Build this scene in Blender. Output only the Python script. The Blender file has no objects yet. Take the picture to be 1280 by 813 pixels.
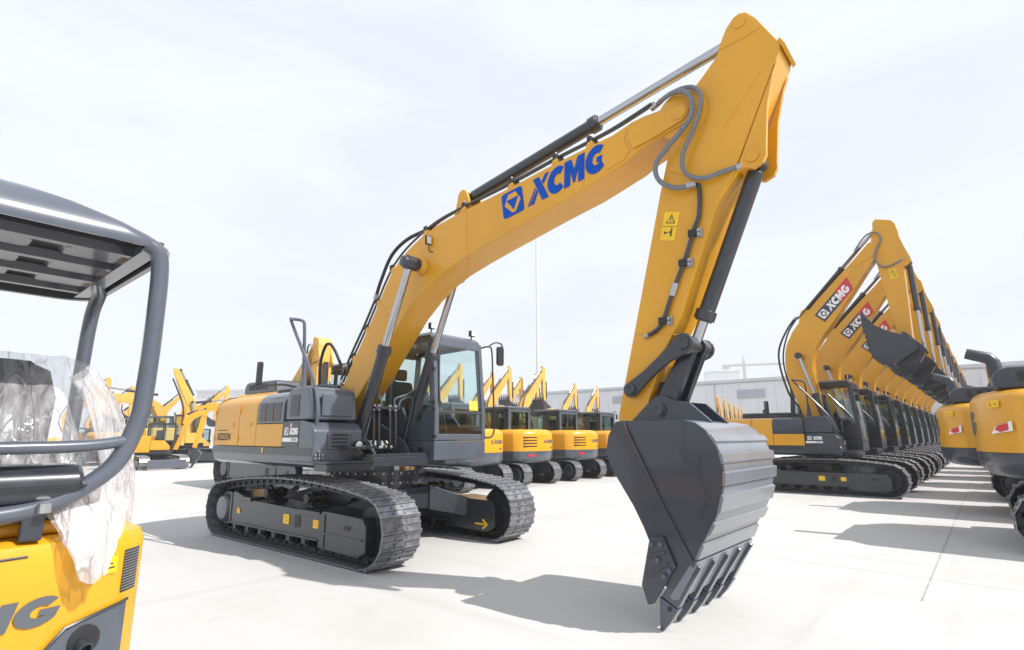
import bpy, bmesh, math, random
from mathutils import Vector, Matrix
R = math.radians
S = bpy.context.scene
COL = S.collection
random.seed(7)

# ------------------------------------------------------------------ camera
cd = bpy.data.cameras.new('camera'); cam = bpy.data.objects.new('camera', cd); COL.objects.link(cam)
cam.location = (0, 0, 1.59); cam.rotation_euler = (math.pi/2 + 0.2011, 0, 0.711)
cd.sensor_width = 36; cd.lens = 680/1280*36; cd.clip_start = 0.05; cd.clip_end = 3000
S.camera = cam
# ------------------------------------------------------------------ light
AZ, EL = R(17.6), R(46.9)
sd = bpy.data.lights.new('sun', 'SUN'); sd.energy = 4.0; sd.angle = R(0.53); sd.color = (1, .965, .92)
sun = bpy.data.objects.new('sun', sd); COL.objects.link(sun)
sdir = Vector((math.cos(EL)*math.cos(AZ), math.cos(EL)*math.sin(AZ), math.sin(EL)))
sun.rotation_euler = sdir.to_track_quat('Z', 'Y').to_euler(); sun.location = (10, 0, 30)
W = bpy.data.worlds.new('World'); S.world = W; W.use_nodes = True
nt = W.node_tree; nt.nodes.clear()
def N(t, x=0, **k):
    n = nt.nodes.new(t)
    for a, b in k.items(): setattr(n, a, b)
    return n
sky = N('ShaderNodeTexSky', sky_type='NISHITA', sun_disc=False)
sky.sun_elevation = EL; sky.sun_rotation = math.pi/2 - AZ; sky.dust_density = .8; sky.air_density = 1.0; sky.ozone_density = 2.5
tc = N('ShaderNodeTexCoord')
mp = N('ShaderNodeMapping'); mp.inputs['Scale'].default_value = (1.3, 2.0, 6.5); mp.inputs['Rotation'].default_value = (0, 0, .5)
nz = N('ShaderNodeTexNoise'); nz.inputs['Scale'].default_value = 1.3; nz.inputs['Detail'].default_value = 7; nz.inputs['Roughness'].default_value = .55
nz.inputs['Distortion'].default_value = .6
rp = N('ShaderNodeValToRGB'); rp.color_ramp.elements[0].position = .36; rp.color_ramp.elements[1].position = .66
rp.color_ramp.elements[0].color = (.86, .86, .86, 1); rp.color_ramp.elements[1].color = (1, 1, 1, 1)
mx = N('ShaderNodeMix', data_type='RGBA'); mx.inputs[7].default_value = (5.85, 6.2, 6.75, 1)
bg = N('ShaderNodeBackground'); bg.inputs['Strength'].default_value = .1
ow = N('ShaderNodeOutputWorld')
L = nt.links.new
L(tc.outputs['Generated'], mp.inputs[0]); L(mp.outputs[0], nz.inputs['Vector']); L(nz.outputs[0], rp.inputs[0])
L(rp.outputs[0], mx.inputs[0]); L(sky.outputs[0], mx.inputs[6]); L(mx.outputs[2], bg.inputs[0]); L(bg.outputs[0], ow.inputs[0])
S.view_settings.view_transform = 'Standard'; S.view_settings.look = 'None'
S.view_settings.exposure = 0.70; S.view_settings.gamma = 1

# ------------------------------------------------------------------ materials
def mat(name, col, rough=.5, metal=0, coat=0, var=.06, vscale=3, dirt=0, dirtcol=(.3, .27, .23), bump=0, bscale=40, spec=.5):
    m = bpy.data.materials.new(name); m.use_nodes = True; t = m.node_tree; b = t.nodes['Principled BSDF']
    b.inputs['Roughness'].default_value = rough; b.inputs['Metallic'].default_value = metal
    b.inputs['Coat Weight'].default_value = coat; b.inputs['Coat Roughness'].default_value = .06
    b.inputs['Specular IOR Level'].default_value = spec
    c = t.nodes.new('ShaderNodeTexCoord'); n = t.nodes.new('ShaderNodeTexNoise')
    n.inputs['Scale'].default_value = vscale; n.inputs['Detail'].default_value = 6
    t.links.new(c.outputs['Object'], n.inputs['Vector'])
    r = t.nodes.new('ShaderNodeValToRGB')
    r.color_ramp.elements[0].color = (*[x*(1-var) for x in col], 1); r.color_ramp.elements[1].color = (*[min(1, x*(1+var)) for x in col], 1)
    r.color_ramp.elements[0].position = .35; r.color_ramp.elements[1].position = .65
    t.links.new(n.outputs[0], r.inputs[0]); out = r.outputs[0]
    if dirt:
        n2 = t.nodes.new('ShaderNodeTexNoise'); n2.inputs['Scale'].default_value = vscale*2.7; n2.inputs['Detail'].default_value = 9; n2.inputs['Roughness'].default_value = .7
        t.links.new(c.outputs['Object'], n2.inputs['Vector'])
        r2 = t.nodes.new('ShaderNodeValToRGB'); r2.color_ramp.elements[0].position = .5; r2.color_ramp.elements[1].position = .8
        r2.color_ramp.elements[1].color = (dirt, dirt, dirt, 1)
        t.links.new(n2.outputs[0], r2.inputs[0])
        x = t.nodes.new('ShaderNodeMix'); x.data_type = 'RGBA'; x.inputs[7].default_value = (*dirtcol, 1)
        t.links.new(r2.outputs[0], x.inputs[0]); t.links.new(out, x.inputs[6]); out = x.outputs[2]
        a = t.nodes.new('ShaderNodeMath'); a.operation = 'MULTIPLY_ADD'; a.inputs[1].default_value = .5; a.inputs[2].default_value = rough
        t.links.new(r2.outputs[0], a.inputs[0]); t.links.new(a.outputs[0], b.inputs['Roughness'])
    t.links.new(out, b.inputs['Base Color'])
    if bump:
        n3 = t.nodes.new('ShaderNodeTexNoise'); n3.inputs['Scale'].default_value = bscale; n3.inputs['Detail'].default_value = 5
        t.links.new(c.outputs['Object'], n3.inputs['Vector'])
        bp = t.nodes.new('ShaderNodeBump'); bp.inputs['Strength'].default_value = bump; bp.inputs['Distance'].default_value = .01
        t.links.new(n3.outputs[0], bp.inputs['Height']); t.links.new(bp.outputs[0], b.inputs['Normal'])
    return m
M = {}
M['yellow'] = mat('yellow_paint', (.665, .318, .012), .34, 0, .32, .05, 1.2, .06, (.5, .30, .08), spec=.4)
M['fyellow'] = mat('pale_yellow_paint', (.64, .36, .06), .45, 0, .1, .08, 1.2, .2, (.5, .38, .2))  # paler, less saturated than the main yellow
M['grey'] = mat('slate_grey_paint', (.075, .087, .112), .3, 0, .5, .08, 2, .15, (.2, .19, .18))
M['dgrey'] = mat('dark_grey_paint', (.023, .0265, .036), .34, 0, .4, .06, 3, .12, (.16, .145, .13))
M['track'] = mat('track_steel', (.020, .021, .024), .42, .3, 0, .25, 6, .4, (.15, .13, .115), .2, 60)
M['shoe'] = mat('shoe_steel', (.21, .215, .23), .34, .5, 0, .3, 9, .35, (.28, .25, .22), .2, 70)
M['black'] = mat('black_rubber', (.016, .016, .018), .5, 0, 0, .2, 8)
M['blackgloss'] = mat('black_plastic', (.022, .022, .025), .25, 0, .2, .1, 8)
M['chrome'] = mat('chrome_rod', (.46, .47, .5), .16, 1, 0, .02)
M['steel'] = mat('bare_steel', (.42, .42, .43), .35, .8, 0, .1, 12)
M['hose'] = mat('grey_hose', (.17, .18, .20), .4, .1, 0, .12, 30, 0, bump=.3, bscale=160)
M['white'] = mat('white_print', (.8, .8, .8), .45, 0, 0, .02)
M['blue'] = mat('blue_print', (.001, .072, .42), .5, 0, 0, .04, spec=.15)
M['red'] = mat('red_print', (.55, .02, .03), .4, 0, .2, .05)
M['warn'] = mat('warning_yellow', (.85, .52, .01), .45, 0, 0, .03)
M['print'] = mat('black_print', (.02, .02, .022), .5, 0, 0, .05)
M['gprint'] = mat('grey_print', (.09, .10, .115), .5, 0, 0, .05)
M['seat'] = mat('seat_vinyl', (.03, .03, .033), .55, 0, 0, .2, 6, bump=.2)
M['lamp'] = mat('lamp_lens', (.8, .82, .82), .1, 0, .8, .02)
M['mirror'] = mat('mirror_glass', (.7, .75, .78), .04, 1, 0, .02)
M['wall'] = mat('white_cladding', (.68, .69, .71), .55, 0, 0, .03, .2, .12, (.5, .49, .47))
M['wallgrey'] = mat('pale_grey_panel', (.54, .56, .59), .5, 0, 0, .05, .3)
M['tan_reflection'] = mat('tan_reflection_paint', (.16, .09, .035), .4, .2)  # tan tone that paints a reflection onto the side vent panel
M['roof'] = mat('grey_roof_sheet', (.36, .38, .41), .5, 0, 0, .05, .3)
M['pole'] = mat('galvanised_white_pole', (.75, .76, .78), .4, 0, 0, .03)
M['crane'] = mat('pale_crane_steel', (.5, .47, .42), .6, 0, 0, .05)
M['joint'] = mat('joint_sealant', (.33, .31, .29), .8, 0, 0, .2, 4)
M['bucket'] = mat('shaded_bucket_paint', (.036, .042, .057), .33, 0, .4, .05, 2, .08, (.12, .115, .11))  # bucket sides: shade painted in, same paint as the lighter back
M['hood'] = mat('dark_hood_paint', (.030, .036, .052), .36, 0, .3, .1, 2, .2, (.15, .14, .13))

def glassmat(name, tint, gl=.08):
    m = bpy.data.materials.new(name); m.use_nodes = True; t = m.node_tree; t.nodes.clear()
    o = t.nodes.new('ShaderNodeOutputMaterial'); tr = t.nodes.new('ShaderNodeBsdfTransparent'); tr.inputs[0].default_value = (*tint, 1)
    g = t.nodes.new('ShaderNodeBsdfGlossy'); g.inputs['Roughness'].default_value = .03; g.inputs[0].default_value = (.9, .95, .95, 1)
    lw = t.nodes.new('ShaderNodeFresnel'); lw.inputs[0].default_value = 1.5
    ad = t.nodes.new('ShaderNodeMath'); ad.operation = 'ADD'; ad.inputs[1].default_value = gl
    x = t.nodes.new('ShaderNodeMixShader'); k = t.links.new
    ge = t.nodes.new('ShaderNodeNewGeometry'); iv = t.nodes.new('ShaderNodeMath'); iv.operation = 'SUBTRACT'; iv.inputs[0].default_value = 1
    mu = t.nodes.new('ShaderNodeMath'); mu.operation = 'MULTIPLY'
    k(ge.outputs['Backfacing'], iv.inputs[1]); k(lw.outputs[0], ad.inputs[0]); k(ad.outputs[0], mu.inputs[0]); k(iv.outputs[0], mu.inputs[1]); k(mu.outputs[0], x.inputs[0]); k(tr.outputs[0], x.inputs[1]); k(g.outputs[0], x.inputs[2]); k(x.outputs[0], o.inputs[0])
    return m
M['glass'] = glassmat('cab_glass', (.90, .955, .95), .05)
M['dglass'] = glassmat('tinted_cab_glass', (.62, .72, .70), .08)
def filmmat(lo=.10, hi=.55, name='crumpled_plastic_film'):
    m = bpy.data.materials.new(name); m.use_nodes = True; t = m.node_tree; t.nodes.clear(); k = t.links.new
    o = t.nodes.new('ShaderNodeOutputMaterial'); tr = t.nodes.new('ShaderNodeBsdfTransparent'); tr.inputs[0].default_value = (.97, .97, .98, 1)
    p = t.nodes.new('ShaderNodeBsdfPrincipled'); p.inputs['Base Color'].default_value = (.93, .93, .96, 1); p.inputs['Roughness'].default_value = .16
    p.inputs['Coat Weight'].default_value = .6
    tl = t.nodes.new('ShaderNodeBsdfTranslucent'); tl.inputs[0].default_value = (.93, .93, .96, 1)
    c = t.nodes.new('ShaderNodeTexCoord'); n = t.nodes.new('ShaderNodeTexNoise'); n.inputs['Scale'].default_value = 9; n.inputs['Detail'].default_value = 6; n.inputs['Distortion'].default_value = 1.5
    mpp = t.nodes.new('ShaderNodeMapping'); mpp.inputs['Scale'].default_value = (.6, 2.2, .5); mpp.inputs['Rotation'].default_value = (.5, 0, 0); k(c.outputs['Object'], mpp.inputs[0]); k(mpp.outputs[0], n.inputs['Vector'])
    bp = t.nodes.new('ShaderNodeBump'); bp.inputs['Strength'].default_value = .7; bp.inputs['Distance'].default_value = .02; k(n.outputs[0], bp.inputs['Height']); k(bp.outputs[0], p.inputs['Normal'])
    r = t.nodes.new('ShaderNodeValToRGB'); r.color_ramp.elements[0].position = .3; r.color_ramp.elements[1].position = .75
    r.color_ramp.elements[0].color = (lo, lo, lo, 1); r.color_ramp.elements[1].color = (hi, hi, hi, 1); k(n.outputs[0], r.inputs[0])
    def crease(sc, vec, rot, w):
        m2 = t.nodes.new('ShaderNodeMapping'); m2.inputs['Scale'].default_value = vec; m2.inputs['Rotation'].default_value = rot; k(c.outputs['Object'], m2.inputs[0])
        n0 = t.nodes.new('ShaderNodeTexNoise'); n0.inputs['Scale'].default_value = 4; n0.inputs['Detail'].default_value = 3; k(m2.outputs[0], n0.inputs['Vector'])
        ad = t.nodes.new('ShaderNodeVectorMath'); ad.operation = 'MULTIPLY_ADD'; ad.inputs[1].default_value = (.25, .25, .25); k(n0.outputs['Color'], ad.inputs[0]); k(m2.outputs[0], ad.inputs[2])
        v = t.nodes.new('ShaderNodeTexVoronoi'); v.feature = 'DISTANCE_TO_EDGE'; v.inputs['Scale'].default_value = sc; k(ad.outputs[0], v.inputs['Vector'])
        q = t.nodes.new('ShaderNodeMapRange'); q.inputs[1].default_value = 0; q.inputs[2].default_value = w; q.inputs[3].default_value = 1; q.inputs[4].default_value = 0; k(v.outputs['Distance'], q.inputs[0]); return q.outputs[0]
    e1 = crease(4.5, (.6, 2.8, .45), (.6, .2, 0), .045); e2 = crease(9, (.8, 1.6, .6), (-.5, .7, .3), .06)
    mxm = t.nodes.new('ShaderNodeMath'); mxm.operation = 'MULTIPLY_ADD'; mxm.inputs[1].default_value = .3; k(e2, mxm.inputs[0]); k(e1, mxm.inputs[2])
    op = t.nodes.new('ShaderNodeMath'); op.operation = 'MULTIPLY_ADD'; op.inputs[1].default_value = .32; op.use_clamp = True; k(mxm.outputs[0], op.inputs[0]); k(r.outputs[0], op.inputs[2])
    hs = t.nodes.new('ShaderNodeMath'); hs.operation = 'ADD'; k(mxm.outputs[0], hs.inputs[0]); k(n.outputs[0], hs.inputs[1]); k(hs.outputs[0], bp.inputs['Height'])
    x1 = t.nodes.new('ShaderNodeMixShader'); x1.inputs[0].default_value = .4; k(p.outputs[0], x1.inputs[1]); k(tl.outputs[0], x1.inputs[2])
    x = t.nodes.new('ShaderNodeMixShader'); k(op.outputs[0], x.inputs[0]); k(tr.outputs[0], x.inputs[1]); k(x1.outputs[0], x.inputs[2]); k(x.outputs[0], o.inputs[0])
    return m
M['film'] = filmmat(); M['film2'] = filmmat(.38, .85, 'bunched_plastic_film')
def groundmat():
    m = bpy.data.materials.new('pale_concrete'); m.use_nodes = True; t = m.node_tree; k = t.links.new; b = t.nodes['Principled BSDF']; b.inputs['Roughness'].default_value = .8
    c = t.nodes.new('ShaderNodeTexCoord')
    def nz(scale, vec=(1, 1, 1), det=6, rot=0, p0=.4, p1=.65, rough=.6):
        mp_ = t.nodes.new('ShaderNodeMapping'); mp_.inputs['Scale'].default_value = vec; mp_.inputs['Rotation'].default_value = (0, 0, rot); k(c.outputs['Object'], mp_.inputs[0])
        n = t.nodes.new('ShaderNodeTexNoise'); n.inputs['Scale'].default_value = scale; n.inputs['Detail'].default_value = det; n.inputs['Roughness'].default_value = rough; k(mp_.outputs[0], n.inputs['Vector'])
        mr = t.nodes.new('ShaderNodeMapRange'); mr.inputs[1].default_value = p0; mr.inputs[2].default_value = p1; k(n.outputs[0], mr.inputs[0]); return mr.outputs[0], n.outputs[0]
    col = None
    def mixin(fac, colr, amt):
        nonlocal col
        a = t.nodes.new('ShaderNodeMath'); a.operation = 'MULTIPLY'; a.inputs[1].default_value = amt; k(fac, a.inputs[0])
        x = t.nodes.new('ShaderNodeMix'); x.data_type = 'RGBA'; x.inputs[7].default_value = (*colr, 1); k(a.outputs[0], x.inputs[0])
        if col is None: x.inputs[6].default_value = (.505, .497, .488, 1)
        else: k(col, x.inputs[6])
        col = x.outputs[2]
    mixin(nz(.09, det=5)[0], (.44, .434, .428), .65)
    mixin(nz(.55, det=8, p0=.5, p1=.72)[0], (.385, .37, .35), .6)
    mixin(nz(.8, (.12, 2.2, 1), 7, 0, .56, .74)[0], (.31, .298, .28), .5)     # scuffs along the lane
    mixin(nz(.7, (2.4, .10, 1), 7, .1, .58, .76)[0], (.31, .298, .28), .5)
    mixin(nz(3.2, det=9, p0=.62, p1=.74, rough=.7)[0], (.27, .255, .235), .5)   # small stains
    f, raw = nz(55, det=3, p0=.3, p1=.7); mixin(f, (.44, .43, .41), .5)
    k(col, b.inputs['Base Color'])
    bp = t.nodes.new('ShaderNodeBump'); bp.inputs['Strength'].default_value = .15; bp.inputs['Distance'].default_value = .01; k(raw, bp.inputs['Height']); k(bp.outputs[0], b.inputs['Normal'])
    return m
M['ground'] = groundmat()

# ------------------------------------------------------------------ mesh helpers
def crv(P, n=6, closed=False):
    P = [Vector(p) for p in P]; out = []; m = len(P)
    rng = range(m if closed else m-1)
    for i in rng:
        if closed: a, b, c, d = P[(i-1) % m], P[i], P[(i+1) % m], P[(i+2) % m]
        else: a, b, c, d = P[max(i-1, 0)], P[i], P[i+1], P[min(i+2, m-1)]
        for k in range(n):
            t = k/n
            out.append(.5*((2*b) + (c-a)*t + (2*a-5*b+4*c-d)*t*t + (3*b-a-3*c+d)*t**3))
    if not closed: out.append(P[-1])
    return out
XF = [None]
SPLIT = {'guard_rib', 'frame_slot', 'guard_slot', 'frame_top_opening', 'hood_louvre', 'reflection_bar', 'box_vent', 'cutter_rib', 'hose_fitting'}
STUFF = set()
class MB:
    def __init__(s): s.v = []; s.f = []
    def add(s, v, f):
        o = len(s.v); s.v += [tuple(x) for x in v]; s.f += [tuple(i+o for i in q) for q in f]; return s
    def box(s, x0, x1, y0, y1, z0, z1):
        return s.add([(x0,y0,z0),(x1,y0,z0),(x1,y1,z0),(x0,y1,z0),(x0,y0,z1),(x1,y0,z1),(x1,y1,z1),(x0,y1,z1)],
                     [(3,2,1,0),(4,5,6,7),(0,1,5,4),(1,2,6,5),(2,3,7,6),(3,0,4,7)])
    def beam(s, a, b, w, h, up=(0, 0, 1)):
        a, b = Vector(a), Vector(b); d = (b-a).normalized(); r = d.cross(Vector(up)); r = r.normalized() if r.length > 1e-5 else Vector((1,0,0)); u = r.cross(d)
        v = [p + r*(i*w/2) + u*(j*h/2) for p in (a, b) for i, j in ((-1,-1),(1,-1),(1,1),(-1,1))]
        return s.add(v, [(3,2,1,0),(4,5,6,7),(0,1,5,4),(1,2,6,5),(2,3,7,6),(3,0,4,7)])
    def prism(s, poly, y0, y1, taper=None):
        n = len(poly); v = [(x, y0, z) for x, z in poly] + [(x, y1, z) for x, z in poly]
        return s.add(v, [tuple(range(n)), tuple(range(2*n-1, n-1, -1))] + [(i, n+i, n+(i+1) % n, (i+1) % n) for i in range(n)])
    def vprism(s, poly, z0, z1):
        n = len(poly); v = [(x, y, z0) for x, y in poly] + [(x, y, z1) for x, y in poly]
        return s.add(v, [tuple(range(n)), tuple(range(2*n-1, n-1, -1))] + [(i, n+i, n+(i+1) % n, (i+1) % n) for i in range(n)])
    def xprism(s, poly, x0, x1):
        n = len(poly); v = [(x0, y, z) for y, z in poly] + [(x1, y, z) for y, z in poly]
        return s.add(v, [tuple(range(n)), tuple(range(2*n-1, n-1, -1))] + [(i, n+i, n+(i+1) % n, (i+1) % n) for i in range(n)])
    def loft(s, rings, cap=True):
        n = len(rings[0]); v = [p for r in rings for p in r]; f = []
        for k in range(len(rings)-1):
            for i in range(n):
                f.append((k*n+i, k*n+(i+1) % n, (k+1)*n+(i+1) % n, (k+1)*n+i))
        if cap: f += [tuple(range(n-1, -1, -1)), tuple((len(rings)-1)*n+i for i in range(n))]
        return s.add(v, f)
    def tube(s, P, r, n=8, cap=True):
        P = [Vector(p) for p in P]; rings = []; u = None
        for i, p in enumerate(P):
            d = (P[min(i+1, len(P)-1)] - P[max(i-1, 0)]).normalized()
            if u is None:
                u = d.cross(Vector((0, 0, 1)));
                if u.length < 1e-3: u = d.cross(Vector((0, 1, 0)))
            u = (u - d*u.dot(d)).normalized(); w = d.cross(u)
            rr = r[i] if isinstance(r, (list, tuple)) else r
            rings.append([p + (u*math.cos(2*math.pi*k/n) + w*math.sin(2*math.pi*k/n))*rr for k in range(n)])
        return s.loft(rings, cap)
    def cyl(s, a, b, r, n=16, r2=None): return s.tube([a, b], [r, r if r2 is None else r2], n)
    def lathe(s, a, d, prof, n=20):
        a, d = Vector(a), Vector(d).normalized()
        return s.tube_prof([(a + d*t, r) for t, r in prof], d, n)
    def tube_prof(s, pr, d, n):
        u = d.cross(Vector((0, 0, 1)));  u = u.normalized() if u.length > 1e-3 else Vector((1, 0, 0)); w = d.cross(u)
        return s.loft([[p + (u*math.cos(2*math.pi*k/n) + w*math.sin(2*math.pi*k/n))*r for k in range(n)] for p, r in pr])
    def islands(s):
        p = list(range(len(s.v)))
        def f(a):
            while p[a] != a: p[a] = p[p[a]]; a = p[a]
            return a
        for q in s.f:
            for i in q[1:]: p[f(i)] = f(q[0])
        out = {}
        for q in s.f: out.setdefault(f(q[0]), []).append(q)
        r = []
        for fs in out.values():
            ids = sorted({i for q in fs for i in q}); mp_ = {a: k for k, a in enumerate(ids)}; b = MB(); b.v = [s.v[i] for i in ids]; b.f = [tuple(mp_[i] for i in q) for q in fs]; r.append(b)
        return r
    def build(s, name, m, parent=None, bevel=0, xf=None, smooth=35, seg=2):
        if name in SPLIT: 
            for k, b in enumerate(s.islands()):
                o = b._build(name, m, parent, bevel, xf, smooth, seg)
                if k == 0: o0 = o
            return o0
        o = s._build(name, m, parent, bevel, xf, smooth, seg)
        if name.endswith('bolts') or name in STUFF: o['kind'] = 'stuff'
        return o
    def _build(s, name, m, parent=None, bevel=0, xf=None, smooth=35, seg=2):
        me = bpy.data.meshes.new(name)
        xf = xf or XF[0]
        v = [xf @ Vector(p) for p in s.v] if xf else s.v
        me.from_pydata([tuple(p) for p in v], [], s.f)
        b = bmesh.new(); b.from_mesh(me); bmesh.ops.recalc_face_normals(b, faces=b.faces); b.to_mesh(me); b.free()
        me.shade_smooth(); me.set_sharp_from_angle(angle=R(smooth))
        me.materials.append(M[m])
        return link(name, me, parent, bevel, seg)
def link(name, me, parent=None, bevel=0, seg=2):
    o = bpy.data.objects.new(name, me); COL.objects.link(o)
    if parent: o.parent = parent
    if bevel:
        md = o.modifiers.new('bevel', 'BEVEL'); md.width = bevel; md.segments = seg; md.limit_method = 'ANGLE'; md.angle_limit = R(40); md.harden_normals = True
    return o
def empty(name, loc, rz=0, label=None, cat=None, group=None, scale=1):
    o = bpy.data.objects.new(name, None); COL.objects.link(o); o.location = loc; o.rotation_euler = (0, 0, rz); o.empty_display_size = .3
    o.scale = (scale,)*3
    return tag(o, label, cat, group)
def tag(o, label=None, cat=None, group=None, kind=None):
    if label: o['label'] = label
    if cat: o['category'] = cat
    if group: o['group'] = group
    if kind: o['kind'] = kind
    return o
def kids(o): return KID.get(o.name, [])
KID = {}
def index_kids():
    KID.clear()
    for o in S.objects:
        if o.parent: KID.setdefault(o.parent.name, []).append(o)
def dup(root, loc, rz=None, label=None, group=None):
    def cp(o, p):
        c = o.copy(); COL.objects.link(c); c.parent = p
        for ch in kids(o): cp(ch, c)
        return c
    r = root.copy(); COL.objects.link(r); r.location = loc
    if rz is not None: r.rotation_euler = (0, 0, rz)
    for ch in kids(root): cp(ch, r)
    if label: r['label'] = label
    if group: r['group'] = group
    return r
# ------------------------------------------------------------------ lettering
def arcpts(cx, cy, rx, ry, a0, a1, n=14):
    return [(cx+rx*math.cos(R(a0+(a1-a0)*i/n)), cy+ry*math.sin(R(a0+(a1-a0)*i/n))) for i in range(n+1)]
def logo_polys():
    out = []
    def add(polys, dx, w):
        for p in polys: out.append([(dx + x*w + .22*y, y) for x, y in p])
    X = [[(.06,1),(.42,1),(1.04,0),(.66,0)], [(.78,1),(1.02,1),(.70,.62),(.60,.76)], [(-.08,0),(.16,0),(.38,.40),(.30,.54)], [(-.22,0),(-.14,0),(.24,.585),(.20,.64)]]
    C = [arcpts(.52,.5,.52,.52,48,312) + arcpts(.56,.5,.20,.22,312,48)]
    Mm = [[(0,0),(0,1),(.36,1),(.53,.56),(.70,1),(1.06,1),(1.06,0),(.74,0),(.74,.52),(.57,.06),(.49,.06),(.32,.52),(.32,0)]]
    G = [arcpts(.52,.5,.52,.52,48,330) + [(1.0,.56),(.54,.56),(.54,.36),(.70,.36)] + arcpts(.54,.5,.20,.22,318,48)]
    add(X, 0, 1.04); add(C, .99, 1.1); add(Mm, 2.0, 1.08); add(G, 3.19, 1.14)
    return out
LOGO = logo_polys(); LOGOW = 4.55
def rrect(x0, x1, y0, y1, r, n=4):
    P = []
    for cx, cy, a in ((x1-r, y1-r, 0), (x0+r, y1-r, 90), (x0+r, y0+r, 180), (x1-r, y0+r, 270)): P += arcpts(cx, cy, r, r, a, a+90, n)
    return P
def decal(name, polys, m, parent, o, u, v, sx=1, sy=1, t=.004, off=.0015):
    """flat printed shapes laid on a surface: o origin, u right, v up"""
    o, u, v = Vector(o), Vector(u).normalized(), Vector(v).normalized(); n = u.cross(v).normalized(); mb = MB()
    for p in polys:
        k = len(p); a = [o + u*(x*sx) + v*(y*sy) + n*off for x, y in p]; b = [q + n*t for q in a]
        ar = sum(p[i][0]*p[(i+1) % k][1] - p[(i+1) % k][0]*p[i][1] for i in range(k))
        if ar < 0: a.reverse(); b.reverse()
        mb.add(a+b, [tuple(range(k-1, -1, -1)), tuple(range(k, 2*k))] + [(i, (i+1) % k, k+(i+1) % k, k+i) for i in range(k)])
    return mb.build(name, m, parent, smooth=10)
def curved(name, polys, m, parent, fx, y0, z0, sx, sz, dy=1, off=.003, t=.004):
    """print wrapped on a tail surface x = fx(y); dy = reading direction along y; fx offset sign by off"""
    mb = MB()
    for p in polys:
        P = []
        for i in range(len(p)):
            a, b = p[i], p[(i+1) % len(p)]
            for k in range(3): P.append((a[0]+(b[0]-a[0])*k/3, a[1]+(b[1]-a[1])*k/3))
        n = len(P); A = [(fx(y0+dy*x*sx)+off, y0+dy*x*sx, z0+y*sz) for x, y in P]; B = [(a[0]+(t if off > 0 else -t), a[1], a[2]) for a in A]
        mb.add(A+B, [tuple(range(n)), tuple(range(2*n-1, n-1, -1))] + [(i, n+i, n+(i+1) % n, (i+1) % n) for i in range(n)])
    return mb.build(name, m, parent, smooth=10)
def emblem(parent, o, u, v, s, m1, m2):
    e = decal('emblem', [rrect(0, 1, 0, 1, .12)], m1, parent, o, u, v, s, s)
    decal('emblem_ring', [[(.12,.5),(.34,.88),(.70,.88),(.90,.5),(.62,.10),(.46,.10)]], m2, e, o, u, v, s, s, .003, .0065)
    decal('emblem_triangle', [[(.24,.66),(.80,.66),(.54,.20)]], m1, e, o, u, v, s, s, .003, .0105)
def wordmark(parent, o, u, v, h, m, w=None): 
    return decal('lettering', LOGO, m, parent, o, u, v, (w or h*4.4)/LOGOW, h)
_txt = {}
def text(s, m, parent, o, u, v, h, w=None, name='lettering', shear=0):
    if s not in _txt:
        c = bpy.data.curves.new('t', 'FONT'); c.body = s; c.offset = .012; c.resolution_u = 3
        ob = bpy.data.objects.new('t', c); COL.objects.link(ob); dg = bpy.context.evaluated_depsgraph_get(); dg.update()
        me = ob.evaluated_get(dg).to_mesh(); V = [x.co.copy() for x in me.vertices]; F = [tuple(p.vertices) for p in me.polygons]
        ob.evaluated_get(dg).to_mesh_clear(); bpy.data.objects.remove(ob); bpy.data.curves.remove(c)
        x0, x1 = min(a.x for a in V), max(a.x for a in V); y0, y1 = min(a.y for a in V), max(a.y for a in V)
        _txt[s] = ([((a.x-x0), (a.y-y0)) for a in V], F, x1-x0, y1-y0)
    V, F, tw, th = _txt[s]; o, u, v = Vector(o), Vector(u).normalized(), Vector(v).normalized(); n = u.cross(v)
    k = h/th; kx = (w/tw) if w else k
    mb = MB(); mb.add([o + u*(x*kx+shear*y*k) + v*(y*k) + n*.0055 for x, y in V], F)
    return mb.build(name, m, parent, smooth=10)
def sticker(parent, o, u, v, w, h, m='warn', kind=None, name='warning_sticker'):
    st = decal(name, [rrect(0, 1, 0, 1, .05)], m, parent, o, u, v, w, h, .002)
    if kind:
        o = Vector(o); u = Vector(u).normalized(); v = Vector(v).normalized()
        if kind == 'tri2':
            decal('sticker_edge', [[(.02,.49),(.98,.49),(.98,.505),(.02,.505)]], 'print', st, o, u, v, w, h, .001, .004)
            tri = [[(.18,.60),(.82,.60),(.50,.92)]]; fig = [[(.62,.15),(.72,.15),(.72,.40),(.62,.40)],[(.50,.28),(.62,.26),(.62,.32),(.50,.32)],[(.2,.25),(.45,.25),(.45,.29),(.2,.29)],[(.2,.27),(.28,.20),(.28,.34)]]
            fig += [arcpts(.67, .44, .05, .03, 0, 360, 8)]
        else:
            tri = [[(.08,.2),(.42,.2),(.25,.85)]]; fig = [[(.55,.3),(.9,.3),(.9,.38),(.55,.38)],[(.55,.55),(.8,.55),(.8,.63),(.55,.63)]]
        decal('warning_triangle', tri, 'print', st, o, u, v, w, h, .001, .004)
        c = tri[0]; cx = sum(p[0] for p in c)/3; cy = sum(p[1] for p in c)/3
        decal('triangle_centre', [[(cx+(x-cx)*.72, cy+(y-cy)*.72) for x, y in c]], m, st, o, u, v, w, h, .001, .0055)
        decal('triangle_mark', [[(cx-.02, cy-.06),(cx+.02, cy-.06),(cx+.03, cy+.12),(cx-.03, cy+.12)]], 'print', st, o, u, v, w, h, .001, .007)
        decal('pictogram', fig, 'print', st, o, u, v, w, h, .001, .004)
    return st

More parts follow.
